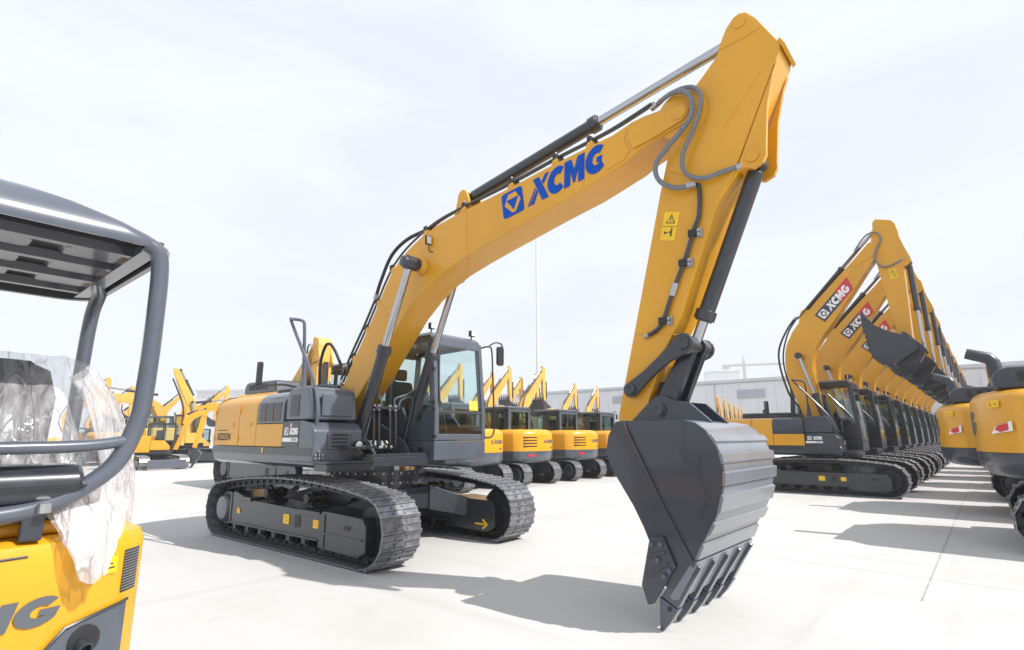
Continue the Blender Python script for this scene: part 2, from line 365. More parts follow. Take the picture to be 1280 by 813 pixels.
# ------------------------------------------------------------------ tracks
def track_path(xr, rr, xf_, rf, hump, z0=.0):
    """closed loop of the shoe outer surface (x,z), counter-clockwise from the rear bottom"""
    P = [(xr, 0.0)] + [(xr + (xf_-xr)*i/10, 0.0) for i in range(1, 10)] + [(xf_, 0.0)]
    P += [(xf_ + rf*math.cos(R(a)), rf + rf*math.sin(R(a))) for a in range(-72, 91, 18)]
    n = 12
    for i in range(1, n):
        t = i/n; z = 2*rf + (2*rr-2*rf)*t + hump*math.sin(math.pi*t)**.8
        P.append((xf_ + (xr-xf_)*t, z))
    P += [(xr + rr*math.cos(R(a)), rr + rr*math.sin(R(a))) for a in range(90, 253, 18)]
    return P
def resample(P, n):
    P = [Vector((p[0], 0, p[1])) for p in P]; m = len(P); ln = [(P[(i+1) % m]-P[i]).length for i in range(m)]; T = sum(ln); out = []; i = 0; acc = 0
    for k in range(n):
        d = T*k/n
        while acc + ln[i] < d: acc += ln[i]; i += 1
        t = (d-acc)/ln[i]; p = P[i].lerp(P[(i+1) % m], t); tg = (P[(i+1) % m]-P[i]).normalized()
        out.append((p, tg))
    sm = []
    for k in range(n):
        t = (out[(k+1) % n][0] - out[(k-1) % n][0]).normalized(); sm.append((out[k][0], t))
    return sm, T/n
def shoe_mb(w, pitch, detail=True):
    """shoe in its own frame: x along travel, z outward (0 = ground side), y across"""
    p = pitch; h = .028
    pr = [(-p*.53, -h-.004), (-p*.53, -h+.010), (-p*.47, 0), (-p*.39, 0), (-p*.35, -h+.008), (-p*.04, -h+.008), (-p*.02, -.006), (p*.06, -.006), (p*.09, -h+.008), (p*.38, -h+.008), (p*.40, -.003), (p*.46, -.003), (p*.44, -h-.010), (p*.3, -h-.006), (-p*.3, -h-.006)]
    mb = MB(); mb.prism(pr, -w/2, w/2)
    if detail:
        for y in (-.085, .085):
            for x in (-p*.2, p*.23): mb.box(x-.016, x+.016, y-.016, y+.016, -h, -h+.022)
    return mb
def build_track(root, y0, y1, prof, xf=None, n=52, shoes=True, inner_side=1, m='track', ms='shoe', chain=True):
    sm, p = resample(prof, n); yc = (y0+y1)/2; xf = xf or Matrix.Identity(4)
    cb = MB()
    for k in range(n):
        (a, t), nn = sm[k], None
        o = Vector((t.z, 0, -t.x))                       # outward
        c = a - o*.088
        for dy in (-.075, .075):
            u = t*p*.53
            q = [c-u-o*.048, c+u-o*.048, c+u+o*.05, c-u+o*.05]
            cb.add([(x.x, yc+dy-.022, x.z) for x in q]+[(x.x, yc+dy+.022, x.z) for x in q], [(0,1,2,3),(7,6,5,4),(0,4,5,1),(1,5,6,2),(2,6,7,3),(3,7,4,0)])
        cb.cyl((c.x-t.x*p*.4, yc-.12, c.z-t.z*p*.4), (c.x-t.x*p*.4, yc+.12, c.z-t.z*p*.4), .026, 6)
    if shoes:
        ch = cb.build('track', m, root, xf=xf)
        base = shoe_mb(y1-y0, p).build('track_shoe', ms, None); me = base.data; bpy.data.objects.remove(base)
        for a, t in sm:
            o = link('track_shoe', me, ch)
            z = Vector((t.z, 0, -t.x)); y = z.cross(t)
            mt = Matrix(((t.x, y.x, z.x), (t.y, y.y, z.y), (t.z, y.z, z.z))).to_4x4(); mt.translation = (a.x, yc, a.z)
            o.matrix_local = xf @ mt
    else:
        ch = cb.build('track_chain', m, root, xf=xf) if chain else None
        sb = MB(); s0 = shoe_mb(y1-y0, p, False)
        for a, t in sm:
            z = Vector((t.z, 0, -t.x)); y = z.cross(t)
            mt = Matrix(((t.x, y.x, z.x), (t.y, y.y, z.y), (t.z, y.z, z.z))).to_4x4(); mt.translation = (a.x, yc, a.z)
            sb.add([mt @ Vector(v) for v in s0.v], s0.f)
        so = sb.build('track_shoes', ms, root, xf=xf); so['kind'] = 'stuff'
    return ch

def build_undercarriage(root, xr=-2.18, rr=.43, xfr=1.66, rf=.445, hump=.14, g=2.38, w=.6, rot=0, off=(0, 0), detail=2, n=52, marks=True, m='dgrey'):
    X = Matrix.Translation((off[0], off[1], 0)) @ Matrix.Rotation(rot, 4, 'Z')
    prof = track_path(xr, rr, xfr, rf, hump)
    for s in (-1, 1):
        yc = s*g/2; y0, y1 = yc-w/2, yc+w/2
        build_track(root, y0, y1, prof, X, n, detail >= 2, m='track')
        out = -1 if s < 0 else 1
        yo = yc - w*.40; yi = yc + w*.40
        fb = MB()
        fb.prism([(xr+.36, .25), (xr+.36, .69), (xr+.45, .72), (xr+1.0, .62), (xfr-.95, .58), (xfr-.95, .25)], yo, yi)
        fr = fb.build('track_frame', m, root, .012, X)
        # idler yoke guard in front
        gb = MB(); gb.prism([(xfr-.95, .26), (xfr-.95, .56), (xfr-.86, .62), (xfr-.02, .60), (xfr+.06, .50), (xfr+.06, .20), (xfr-.1, .13), (xfr-.86, .15)], yo-.02, yi+.02)
        gu = gb.build('idler_guard', m, fr, .014, X)
        if detail >= 1:
            db = MB()
            for yy, sg in ((yo-.02, -1), (yi+.02, 1)):
                db.box(xfr-.93, xfr-.0, yy-.012 if sg < 0 else yy, yy if sg < 0 else yy+.012, .335, .36)
                db.box(xfr-.84, xfr-.80, yy-.012 if sg < 0 else yy, yy if sg < 0 else yy+.012, .17, .58)
            db.build('guard_rib', m, fr, 0, X)
            hb = MB()
            for yy, sg in ((yo-.02, -1), (yi+.02, 1)):
                hb.box(xfr-.38, xfr-.24, yy-.004 if sg < 0 else yy, yy if sg < 0 else yy+.004, .43, .49)
            hb.build('guard_slot', 'black', fr, 0, X)
            sb = MB()
            for yy, sg in ((yo, -1), (yi, 1)):
                a, b = (yy-.006, yy) if sg < 0 else (yy, yy+.006)
                sb.box(xr+2.28, xr+2.42, a, b, .36, .52)
            sb.build('frame_slot', 'black', fr, 0, X)
            lb = MB(); lb.box(xr+.34, xfr-.95, yo-.03, yi+.03, .235, .262); lb.box(xr+.34, xr+.39, yo-.012, yi+.012, .26, .70)
            lb.box(xr+.62, xr+1.02, yo-.025, yi+.025, .60, .66); lb.box(xfr-1.45, xfr-.93, yo-.025, yi+.025, .545, .60)
            lb.build('frame_ledge', m, fr, .006, X)
            tb = MB()
            for k in (1.15, 2.2): tb.box(xr+k, xr+k+.3, yc-.12, yc+.12, .615, .64)
            tb.build('frame_top_opening', 'black', fr, 0, X)
            for k in range(8):
                x = xr + .52 + k*(xfr-xr-1.05)/7
                rb = MB(); rb.lathe((x, yc-.2, .20), (0, 1, 0), [(0, .05), (0, .085), (.05, .085), (.05, .105), (.08, .105), (.09, .08), (.31, .08), (.32, .105), (.35, .105), (.35, .085), (.4, .085), (.4, .05)], 14)
                ro = rb.build('track_roller', 'track', fr, 0, X)
                if detail >= 2:
                    MB().box(x-.09, x+.09, yo+.02, yo+.07, .2, .26).box(x-.05, x+.05, yo-.0, yo+.05, .15, .26).build('roller_bracket', 'dgrey', ro if False else fr, .008, X)
            for k in (.33, .62):
                x = xr + (xfr-xr)*k; zt = .47+rr+hump*.93-.30
                cb = MB(); cb.lathe((x, yc-.16, zt), (0, 1, 0), [(0, .04), (0, .065), (.06, .065), (.06, .09), (.09, .09), (.1, .065), (.22, .065), (.23, .09), (.26, .09), (.26, .065), (.32, .065)], 14)
                cb.box(x-.05, x+.05, yc-.06, yc+.06, .58, zt-.05); cb.build('carrier_roller', 'track', fr, 0, X)
        # sprocket and idler
        sp = MB(); tp = []
        for k in range(21):
            for d, r in ((-.3, -.155), (-.12, -.10), (.12, -.10), (.3, -.155)):
                a = 2*math.pi*(k+d)/21; tp.append((xr+(rr+r)*math.cos(a), rr+(rr+r)*math.sin(a)))
        sp.prism(tp, yc-.03, yc+.03)
        so = sp.build('sprocket', 'track', fr, .004 if detail > 1 else 0, X)
        MB().lathe((xr, yc+out*.03, rr), (0, out, 0), [(0, .26), (.10, .26), (.10, .225), (.17, .21), (.20, .18), (.21, .02)], 24).build('final_drive_hub', 'grey' if detail > 1 else 'dgrey', fr, 0, X)
        if detail >= 2:
            bb = MB()
            for k in range(16):
                a = 2*math.pi*k/16; bb.cyl((xr+.235*math.cos(a), yc+out*.12, rr+.235*math.sin(a)), (xr+.235*math.cos(a), yc+out*.145, rr+.235*math.sin(a)), .014, 6)
            bb.build('hub_bolts', 'steel', fr, 0, X)
        MB().lathe((xfr, yc-.1, rf), (0, 1, 0), [(0, .06), (0, rf-.16), (.03, rf-.13), (.06, rf-.13), (.06, rf-.10), (.14, rf-.10), (.14, rf-.13), (.17, rf-.13), (.2, rf-.16), (.2, .06)], 24).build('idler', 'track', fr, 0, X)
        if marks:
            for x, sz in ((xr+.58, .10), (xr+1.98, .16), (xfr-1.10, .13)):
                a = X @ Vector((x, yo-.003, .44)) if s < 0 else X @ Vector((x+sz, yi+.003, .44)); u = X.to_3x3() @ Vector((1 if s < 0 else -1, 0, 0))
                st = decal('frame_label', [rrect(0, 1, 0, 1, .08)], 'warn', fr, a - Vector((0, 0, sz*.4)), u, (0, 0, 1), sz, sz*.8)
                if detail >= 2: decal('label_print', [[(.15,.3),(.85,.3),(.85,.38),(.15,.38)],[(.2,.6),(.45,.6),(.45,.8),(.2,.8)],[(.55,.62),(.8,.62),(.8,.72),(.55,.72)]], 'orangeprint', st, a - Vector((0, 0, sz*.4)), u, (0, 0, 1), sz, sz*.8, .001, .006)
            # yellow direction arrow on the inner face of the left guard
            if s > 0:
                a = X @ Vector((xfr-.33, yo-.022, .17)); u = X.to_3x3() @ Vector((1, 0, 0))
                decal('direction_arrow', [[(0,.42),(.72,.42),(.72,.58),(0,.58)], [(.52,.05),(.66,.0),(1,.5),(.66,1),(.52,.95),(.80,.5)]], 'warn', fr, a, u, (0, 0, 1), .27, .15)
    # car body
    yi = g/2 - w*.40
    cb = MB(); cb.loft([[(x, y, z) for x, y in ((-.75,-.7),(.75,-.7),(.75,.7),(-.75,.7))] for z in (.48, .80)])
    for sx in (-1, 1):
        for sy in (-1, 1):
            x0, x1 = (.25, .78) if sx > 0 else (-.78, -.25); e0, e1 = (.55, 1.15) if sx > 0 else (-1.25, -.65)
            ya, yb = sy*.45, sy*yi
            cb.loft([[(x0, ya, .46), (x1, ya, .46), (x1, ya, .83), (x0, ya, .83)], [(e0, yb, .33), (e1, yb, .33), (e1, yb, .62), (e0, yb, .62)]])
    cbo = cb.build('car_body', m, root, .012, X)
    MB().lathe((0, 0, .80), (0, 0, 1), [(0, .68), (.06, .68), (.06, .74), (.12, .74), (.12, .70), (.20, .70), (.20, .76), (.27, .76), (.27, .5)], 40).build('swing_bearing', 'dgrey', root, 0, X)
    if detail >= 2:
        bb = MB()
        for k in range(36):
            a = 2*math.pi*k/36
            for z, r in ((.895, .745), (1.035, .765)):
                c, s_ = math.cos(a), math.sin(a); bb.cyl((r*c, r*s_, z), (r*c+.02*c, r*s_+.02*s_, z), .016, 6)
        b = bb.build('bearing_bolts', 'steel', root, 0, X); b['kind'] = 'stuff'
M['orangeprint'] = mat('orange_print', (.75, .33, .01), .5, 0, 0, .05)

# ------------------------------------------------------------------ hydraulics
def hyd(root, a, b, rb, rr, frac, name='cylinder', gland=1.25, y0=0):
    """barrel from a for frac of the length, chrome rod on to b"""
    a, b = Vector(a), Vector(b); d = (b-a).normalized(); Lg = (b-a).length; e = a + d*Lg*frac
    mb = MB(); mb.lathe(a + d*rb*.9, d, [(0, rb*.7), (.02, rb), (Lg*frac-rb*2.4, rb), (Lg*frac-rb*2.4, rb*gland), (Lg*frac-rb*1.15, rb*gland), (Lg*frac-rb*1.15, rb*1.05), (Lg*frac-rb*.95, rb*1.05)], 20)
    mb.cyl(a + Vector((0, -rb*.8, 0)), a + Vector((0, rb*.8, 0)), rb*.95, 16)
    o = mb.build(name+'_barrel', 'dgrey' if rb > .03 else 'dgrey', root, .004)
    MB().cyl(e - d*.05, b - d*rb*.4, rr, 16).build(name+'_rod', 'chrome', root)
    MB().cyl(b + Vector((0, -rb*.7, 0)), b + Vector((0, rb*.7, 0)), rb*.85, 16).build(name+'_eye', 'dgrey', root, .004)
    return o
def hose(root, P, r=.018, m='black', name='hydraulic_hose', n=8, fit=True):
    c = crv(P, n); o = MB().tube(c, r, 8).build(name, m, root)
    if fit:
        mb = MB(); mb.cyl(c[0], c[0] + (c[2]-c[0]).normalized()*.09, r*1.35, 8); mb.cyl(c[-1], c[-1] + (c[-3]-c[-1]).normalized()*.09, r*1.35, 8)
        mb.build('hose_fitting', 'steel', o)
    return o

# ------------------------------------------------------------------ excavator upper structure
def tail_ring(xt, hw, x0, ins, n=10, k=.25):
    """plan outline of a counterweight, inset by ins"""
    P = [(x0, -hw+ins)]
    for i in range(-n, n+1):
        y = hw*math.sin(math.pi/2*i/n); x = xt + k*abs(y/hw)**2 + .16*abs(y/hw)**7
        P.append((x+ins, y*(1-ins/hw)))
    P.append((x0, hw-ins)); return P
def counterweight(root, xt=-2.85, hw=1.36, x0=-2.42, z0=1.17, z1=2.24, band=1.43, my='yellow', mg='grey', rtop=.22, rbot=.18, k=.25, bandfn=None):
    def ring(z, ins): return [(x, y, z) for x, y in tail_ring(xt, hw, x0, ins, 12, k)]
    up = [ring(band+.004, 0)] + [ring(z1-rtop+rtop*math.sin(R(a)), rtop*(1-math.cos(R(a)))) for a in (0, 22, 45, 67, 90)]
    cw = MB(); cw.loft(up); o = cw.build('counterweight', my, root, 0)
    lo = [ring(z0+rbot-rbot*math.sin(R(a)), rbot*(1-math.cos(R(a)))) for a in (90, 67, 45, 22, 0)] + [ring(band, .0)]
    b = MB(); b.loft(lo); b.build('lower_counterweight', mg, o, 0)
    return o
def build_house(root, hero=True, my='yellow', mg='grey', zbase=0, name_txt=None):
    hw = 1.36
    cw = counterweight(root, my=my, mg=mg)
    # engine covers: each door its own panel
    for x0, x1 in ((-2.414, -1.506), (-1.494, -.896)):
        b = MB(); b.xprism([(-hw, 1.435), (-hw, 2.02), (-hw+.015, 2.09), (-hw+.06, 2.155), (-hw+.13, 2.205), (-hw+.22, 2.23), (-hw+.34, 2.238), (1.2, 2.238), (1.33, 2.19), (hw, 2.09), (hw, 1.435)], x0, x1)
        d = b.build('engine_cover', my, root, .012)
        if hero:
            MB().box(x1-.26, x1-.16, -hw-.012, -hw+.002, 1.74, 1.80).build('door_latch', my, d, .005)
            for z in (1.55, 2.0): MB().cyl((x0+.012, -hw-.004, z-.05), (x0+.012, -hw-.004, z+.05), .012, 8).build('door_hinge', my, d)
    b = MB(); b.box(-.888, -.056, -hw, -.62, 1.435, 1.765); d3 = b.build('lower_side_door', my, root, .012)
    b = MB(); b.xprism([(-hw, 1.772), (-hw, 2.02), (-hw+.015, 2.09), (-hw+.06, 2.155), (-hw+.13, 2.21), (-hw+.22, 2.24), (-hw+.34, 2.247), (-.62, 2.247), (-.62, 1.772)], -.888, -.056)
    b.build('side_vent_panel', mg, root, .012)
    if hero:   # recessed dark mesh with tan bars painting in a reflection
        MB().box(-.80, -.14, -hw-.004, -hw+.01, 1.80, 2.07).build('vent_mesh', 'blackgloss', d3, .004)
        f = MB()
        for z in (1.87, 1.97): f.box(-.80, -.14, -hw-.009, -hw-.003, z, z+.012)
        for x in (-.62, -.38): f.box(x, x+.014, -hw-.009, -hw-.003, 1.80, 2.07)
        f.build('reflection_bar', 'tan_reflection', d3)
    b = MB(); b.box(-2.4, -.9, -1.1, 1.1, 1.17, 1.434); b.box(-.9, 1.08, -.75, .75, 1.17, 1.30); b.build('revolving_frame', 'dgrey', root, .01)
    b = MB(); b.box(-2.0, -.6, -.55, .42, 2.236, 2.42); h = b.build('engine_hood', 'hood', root, .05, seg=3)
    lv = MB()
    for k in range(7): lv.box(-1.9+k*.1, -1.85+k*.1, -.556, -.546, 2.29, 2.38)
    lv.build('hood_louvre', 'black', h)
    MB().tube(crv([(-1.5, .15, 2.4), (-1.5, .15, 2.45), (-1.5, .15, 2.5), (-1.52, .15, 2.54)], 4), .06, 12).build('exhaust_pipe', 'dgrey', root)
    for s in (-1, 1):
        x1 = .80 if s < 0 else .4
        sk = MB(); sk.xprism([(s*(hw+.005), 1.428), (s*(hw+.005), 1.325), (s*(hw-.005), 1.31), (s*(hw-.03), 1.21), (s*(hw-.12), 1.165), (s*(hw-.3), 1.165), (s*(hw-.3), 1.428)], -2.416, x1)
        sko = sk.build('side_skirt', mg, root, .01)
        tr = MB(); tr.xprism([(s*(hw+.011), 1.428), (s*(hw+.011), 1.33), (s*(hw+.002), 1.325), (s*(hw+.002), 1.428)], -2.414, x1-.002); tr.build('skirt_strip', 'dgrey', sko)
        if hero and s < 0: sticker(sko, (-.62, -hw-.0125, 1.345), (1, 0, 0), (0, 0, 1), .045, .075)
    # fuel tank and tool box on the right front
    b = MB(); b.prism([(-.05, 1.432), (-.05, 1.80), (.50, 1.80), (.70, 1.76), (.80, 1.66), (.82, 1.24), (.02, 1.24), (.02, 1.432)], -hw, -.60)
    tb = b.build('tool_box', mg, root, .03, seg=3)
    b = MB(); b.prism([(-.05, 1.803), (-.05, 2.12), (.0, 2.22), (.1, 2.268), (.52, 2.268), (.60, 2.22), (.66, 2.0), (.68, 1.803)], -hw+.02, -.62)
    ft = b.build('fuel_tank', mg, root, .04, seg=3)
    MB().box(-.046, .42, -hw-.006, -hw+.01, 1.438, 1.785).build('badge_panel', 'dgrey' if hero else 'dgrey', tb, .004)
    emblem(tb, (.03, -hw-.006, 1.60), (1, 0, 0), (0, 0, 1), .105, 'white', 'dgrey')
    wordmark(tb, (.17, -hw-.006, 1.605), (1, 0, 0), (0, 0, 1), .095, 'white', .24)
    lw = decal('badge_strip', [[(0,0),(1,0),(1,1),(0,1)]], 'white', tb, (-.02, -hw-.006, 1.51), (1, 0, 0), (0, 0, 1), .43, .055, .002)
    text('XE225DN', 'gprint', lw, (.22, -hw-.0085, 1.522), (1, 0, 0), (0, 0, 1), .033, .16)
    if hero:
        text('XE225DN', 'print', root, (-2.30, -hw-.001, 1.52), (1, 0, 0), (0, 0, 1), .115, .52, 'model_lettering', .15)
        decal('model_stripe', [[(0,0),(1,0),(1,1),(0,1)]], 'print', root, (-2.30, -hw, 1.675), (1, 0, 0), (0, 0, 1), .40, .012, .002)
        MB().box(.10, .34, -hw+.012, -hw+.022, 1.86, 2.16).build('tank_side_panel', 'blackgloss', ft, .02)
        decal('smoking_ban_sign', [arcpts(0, 0, 1, 1, 0, 360, 20)[:-1]], 'white', tb, (.20, -hw-.006, 1.735), (1, 0, 0), (0, 0, 1), .032, .032, .002)
        decal('ban_ring', [arcpts(0, 0, 1, 1, 10, 350, 20) + arcpts(0, 0, .7, .7, 350, 10, 20)], 'red', tb, (.20, -hw-.006, 1.735), (1, 0, 0), (0, 0, 1), .027, .027, .001, .005)
        # vent and steps on the box front
        gb = MB()
        for k in range(4): gb.box(.823, .832, -1.10, -.86, 1.44+.05*k, 1.465+.05*k)
        gb.build('box_vent', 'black', tb); 
        MB().box(.80, .828, -1.16, -.80, 1.41, 1.63).build('vent_plate', mg, tb, .008)
        MB().box(.66, .70, -1.2, -.72, 1.86, 2.16).build('tank_front_pad', mg, ft, .012)
        lh = MB(); lh.lathe((.80, -.70, 1.47), (1, 0, -.1), [(0, .05), (.03, .06), (.08, .06)], 16); l = lh.build('headlamp', 'dgrey', root); MB().lathe((.88, -.70, 1.463), (1, 0, -.1), [(0, .054), (.012, .04), (.018, .0)], 16).build('headlamp_lens', 'lamp', l)
        st = MB(); st.box(.82, 1.16, -hw, -.60, 1.235, 1.262); st.box(.84, 1.14, -hw+.02, -.62, 1.14, 1.232); st.box(.82, 1.10, -1.0, -.55, 1.42, 1.445); st.build('access_step', 'dgrey', root, .006)
        bo = MB()
        for y in (-1.33, -1.28, -1.23):
            for z in (1.30, 1.345): bo.cyl((.822, y, z), (.845, y, z), .016, 6)
        bo.build('box_bolts', 'steel', tb)
    # hand rail up the tool box
    yb = -1.28
    MB().tube(crv([(.83, yb, 1.36), (.80, yb, 1.40), (.70, yb, 1.52), (.72, yb, 1.75), (.73, yb, 1.92), (.55, yb, 2.35), (-.18, yb, 3.25), (-.20, yb, 3.32), (-.10, yb, 3.31), (.04, yb+.05, 3.27), (.08, yb+.06, 3.18), (.09, yb+.08, 2.8), (.09, yb+.10, 2.26)], 6), .024, 10).build('hand_rail', mg, root)
    MB().loft([[(.03, yb+.07, 2.26), (.17, yb+.07, 2.26), (.17, yb+.12, 2.26), (.03, yb+.12, 2.26)], [(.07, yb+.08, 2.62), (.12, yb+.08, 2.62), (.12, yb+.12, 2.62), (.07, yb+.12, 2.62)]]).build('rail_bracket', mg, root, .005)
    # mirror on the tank
    MB().tube(crv([(.02, -1.2, 2.27), (-.3, -1.28, 2.34), (-1.0, -1.34, 2.36), (-1.06, -1.34, 2.42), (-1.06, -1.34, 2.74)], 4), .016, 8).build('mirror_arm', 'black', root)
    mi = MB(); mi.loft([[(x, y, z) for y, z in rrect(-1.375, -1.30, 2.38, 2.74, .034)] for x in (-1.03, -.95)]); m = mi.build('mirror', 'black', root, .012)
    MB().loft([[(x, y, z) for y, z in rrect(-1.37, -1.305, 2.39, 2.73, .03)] for x in (-1.036, -1.031)]).build('mirror_glass', 'mirror', m)

def build_cab(root, y0=.42, y1=1.54, zb=1.22, mg='grey', hero=True, glass='glass', frame=None):
    frame = frame or mg; xf = 1.19; xr = -.72; zt = 3.24; th = .05
    def side(y, sgn, win):
        a, b = (y, y+th) if sgn < 0 else (y-th, y)
        m = MB()
        if win == 'right':
            low = [(xr, zb+.30), (xf, zb+.30), (xf-.015, 1.98), (1.0, 2.02), (.90, 1.96), (.82, 1.84), (.74, 1.79), (.62, 1.77), (.52, 1.80), (.45, 1.90), (.36, 2.05), (xr, 2.05)]
        else: low = [(xr, zb+.30), (xf, zb+.30), (xf-.015, 1.75), (.6, 1.75), (.45, 1.9), (xr, 1.9)]
        m.prism(low, a, b); 
        m.prism([(xf-.012, 1.975), (xf-.13, 1.99), (xf-.24, 3.07), (xf-.13, 3.10)], a, b)         # A pillar
        m.prism([(.02, 1.89), (-.10, 1.89), (-.10, 3.08), (.02, 3.08)], a, b)                      # B pillar
        m.prism([(xr, 2.04), (xr+.14, 2.04), (xr+.20, 3.08), (xr+.08, 3.08)], a, b)                # C pillar
        m.prism([(xr+.08, 3.06), (xf-.12, 3.085), (xf-.18, zt-.05), (xr+.15, zt-.05)], a, b)       # roof rail
        return m
    base = MB(); base.box(xr, xf, y0, y1, zb, zb+.297); base.build('cab_base', frame, root, .02)
    w = side(y0, -1, 'right').build('cab_side', frame, root, .01); side(y1, 1, 'left').build('cab_side', frame, root, .01)
    pts = rrect(y0, y1, 0, 1, .08)
    rb = MB(); rb.loft([[(x+ix, y0+iy, z), (xf-.17-ix, y0+iy, z), (xf-.17-ix, y1-iy, z), (x+ix, y1-iy, z)] for x, ix, iy, z in ((xr+.12, 0, 0, zt-.10), (xr+.12, .0, .0, zt-.05), (xr+.14, .06, .05, zt), (xr+.2, .2, .2, zt+.02))])
    rb.build('cab_roof', frame, root, .02)
    # front frame
    f = MB()
    for y, s in ((y0, 1), (y1, -1)):
        a, b = sorted((y+.004*s, y+s*.085)); f.prism([(xf+.006, zb+.305), (xf-.005, 1.98), (xf-.115, 3.14), (xf-.17, 3.14), (xf-.06, 1.98), (xf-.05, zb+.305)], a, b)
    f.prism([(xf+.002, zb+.305), (xf-.003, zb+.40), (xf-.06, zb+.40), (xf-.055, zb+.305)], y0+.086, y1-.086)
    f.prism([(xf-.10, 3.02), (xf-.112, 3.16), (xf-.17, 3.16), (xf-.16, 3.02)], y0+.086, y1-.086)
    f.build('windscreen_frame', mg, root, .012)
    MB().prism([(xf-.005, 1.945), (xf-.012, 1.985), (xf-.04, 1.985), (xf-.035, 1.945)], y0+.086, y1-.086).build('windscreen_divider', 'dgrey', root, .004)
    g = MB(); g.prism([(xf-.022, 1.986), (xf-.118, 3.02), (xf-.126, 3.02), (xf-.03, 1.986)], y0+.08, y1-.08); g.build('upper_windscreen', glass, root)
    g = MB(); g.prism([(xf-.012, zb+.40), (xf-.02, 1.945), (xf-.028, 1.945), (xf-.02, zb+.40)], y0+.08, y1-.08); g.build('lower_windscreen', glass, root)
    for y in (y0+.022, y1-.028):
        g = MB(); g.prism([(xr+.1, 1.75), (xf-.06, 1.70), (xf-.17, 3.07), (xr+.16, 3.07)], y, y+.006); g.build('side_window', glass, root)
    g = MB(); g.box(xr+.06, xr+.068, y0+.06, y1-.06, 1.9, 3.05); g.build('rear_window', glass, root)
    bk = MB(); bk.box(xr, xr+.05, y0+.05, y1-.05, zb+.3, 1.9); bk.box(xr+.06, xr+.12, y0+.05, y1-.05, 3.02, zt-.06); bk.build('cab_back', frame, root, .008)
    yc = (y0+y1)/2
    s = MB(); s.box(-.30, .24, yc-.26, yc+.26, 1.72, 1.86); s.loft([[(-.34, yc-.25, 1.84), (-.18, yc-.25, 1.84), (-.18, yc+.25, 1.84), (-.34, yc+.25, 1.84)], [(-.46, yc-.22, 2.55), (-.34, yc-.22, 2.55), (-.34, yc+.22, 2.55), (-.46, yc+.22, 2.55)]]); s.box(-.47, -.37, yc-.13, yc+.13, 2.57, 2.78); s.box(-.2, .15, yc-.2, yc+.2, zb+.3, 1.72)
    so = s.build('operator_seat', 'seat', root, .05, seg=3)
    c = MB()
    for k in (-1, 1): c.box(-.25, .32, yc+k*.36-.08, yc+k*.36+.08, 1.7, 2.0); c.cyl((.24, yc+k*.36, 2.0), (.28, yc+k*.36, 2.2), .022, 8)
    c.box(.55, .66, y0+.16, y0+.34, zb+.3, 2.1); c.loft([[(.46, y0+.1, 2.08), (.72, y0+.1, 2.08), (.72, y0+.36, 2.08), (.46, y0+.36, 2.08)], [(.50, y0+.12, 2.32), (.60, y0+.12, 2.32), (.60, y0+.34, 2.32), (.50, y0+.34, 2.32)]])
    for k in (-.12, .12): c.cyl((.75, yc+k, zb+.3), (.62, yc+k, 1.95), .015, 8); c.box(.70, .86, yc+k-.06, yc+k+.06, zb+.33, zb+.37)
    c.build('control_console', 'blackgloss', root, .012)
    # roof lamps, wiper, mirrors, rail
    for y in ((y0+.08, y1-.12) if hero else (y0+.1,)):
        l = MB(); l.cyl((xf-.25, y, zt), (xf-.25, y, zt+.07), .012, 8); l.box(xf-.27, xf-.20, y-.05, y+.05, zt+.05, zt+.15); lo = l.build('roof_lamp', 'black', root, .008)
        MB().box(xf-.205, xf-.196, y-.042, y+.042, zt+.058, zt+.142).build('lamp_lens', 'lamp', lo, .003)
    wv = MB(); wv.beam((xf-.02, y0+.10, 2.05), (xf-.10, y0+.12, 2.95), .022, .02); wv.beam((xf+.01, y0+.08, 2.1), (xf-.05, y0+.10, 2.5), .018, .015); wv.build('wiper', 'black', root)
    if hero:
        MB().tube(crv([(xf-.13, y1-.02, 3.08), (xf-.05, y1+.10, 3.12), (xf-.02, y1+.16, 3.05), (xf+.0, y1+.17, 2.6), (xf+.02, y1+.19, 1.85), (xf+.02, y1+.17, 1.62), (xf+.02, y1+.06, 1.56), (xf, y1-.02, 1.57)], 6), .015, 8).build('cab_grab_rail', 'black', root)
        MB().tube(crv([(xf-.05, y1+.10, 3.12), (xf+.0, y1+.22, 3.20), (xf+.02, y1+.36, 3.19), (xf+.03, y1+.40, 3.1)], 5), .013, 8).build('mirror_arm', 'black', root)
        mi = MB(); mi.loft([[(x, y, z) for y, z in rrect(y1+.25, y1+.41, 2.80, 3.14, .05)] for x in (xf+.0, xf+.05)]); m = mi.build('mirror', 'black', root, .012)
        MB().box(xf+.001-.006, xf-.001, y1+.265, y1+.395, 2.82, 3.12).build('mirror_glass', 'mirror', m)
        for z in (1.56, 1.98, 2.08, 2.6):
            MB().box(xf-.03-(z-1.5)*.06, xf+.015-(z-1.5)*.06, y0-.02, y0+.03, z, z+.05).build('frame_clip', 'black', root, .004)
        MB().box(.80, .93, y0-.006, y0+.01, zb+.08, zb+.2).build('cab_socket_plate', 'black', root, .006)
        sticker(root, (xf-.028, y1-.36, 2.0), (0, 1, 0), (-.09, 0, 1), .2, .16)
    else:
        decal('cab_label', [[(0,0),(1,0),(1,1),(0,1)]], 'white', root, (.55, y0-.001, zb+.18), (1, 0, 0), (0, 0, 1), .2, .12, .002)
        text('XE215D', 'white', root, (.42, y0-.001, zb+.07), (1, 0, 0), (0, 0, 1), .06, .34)

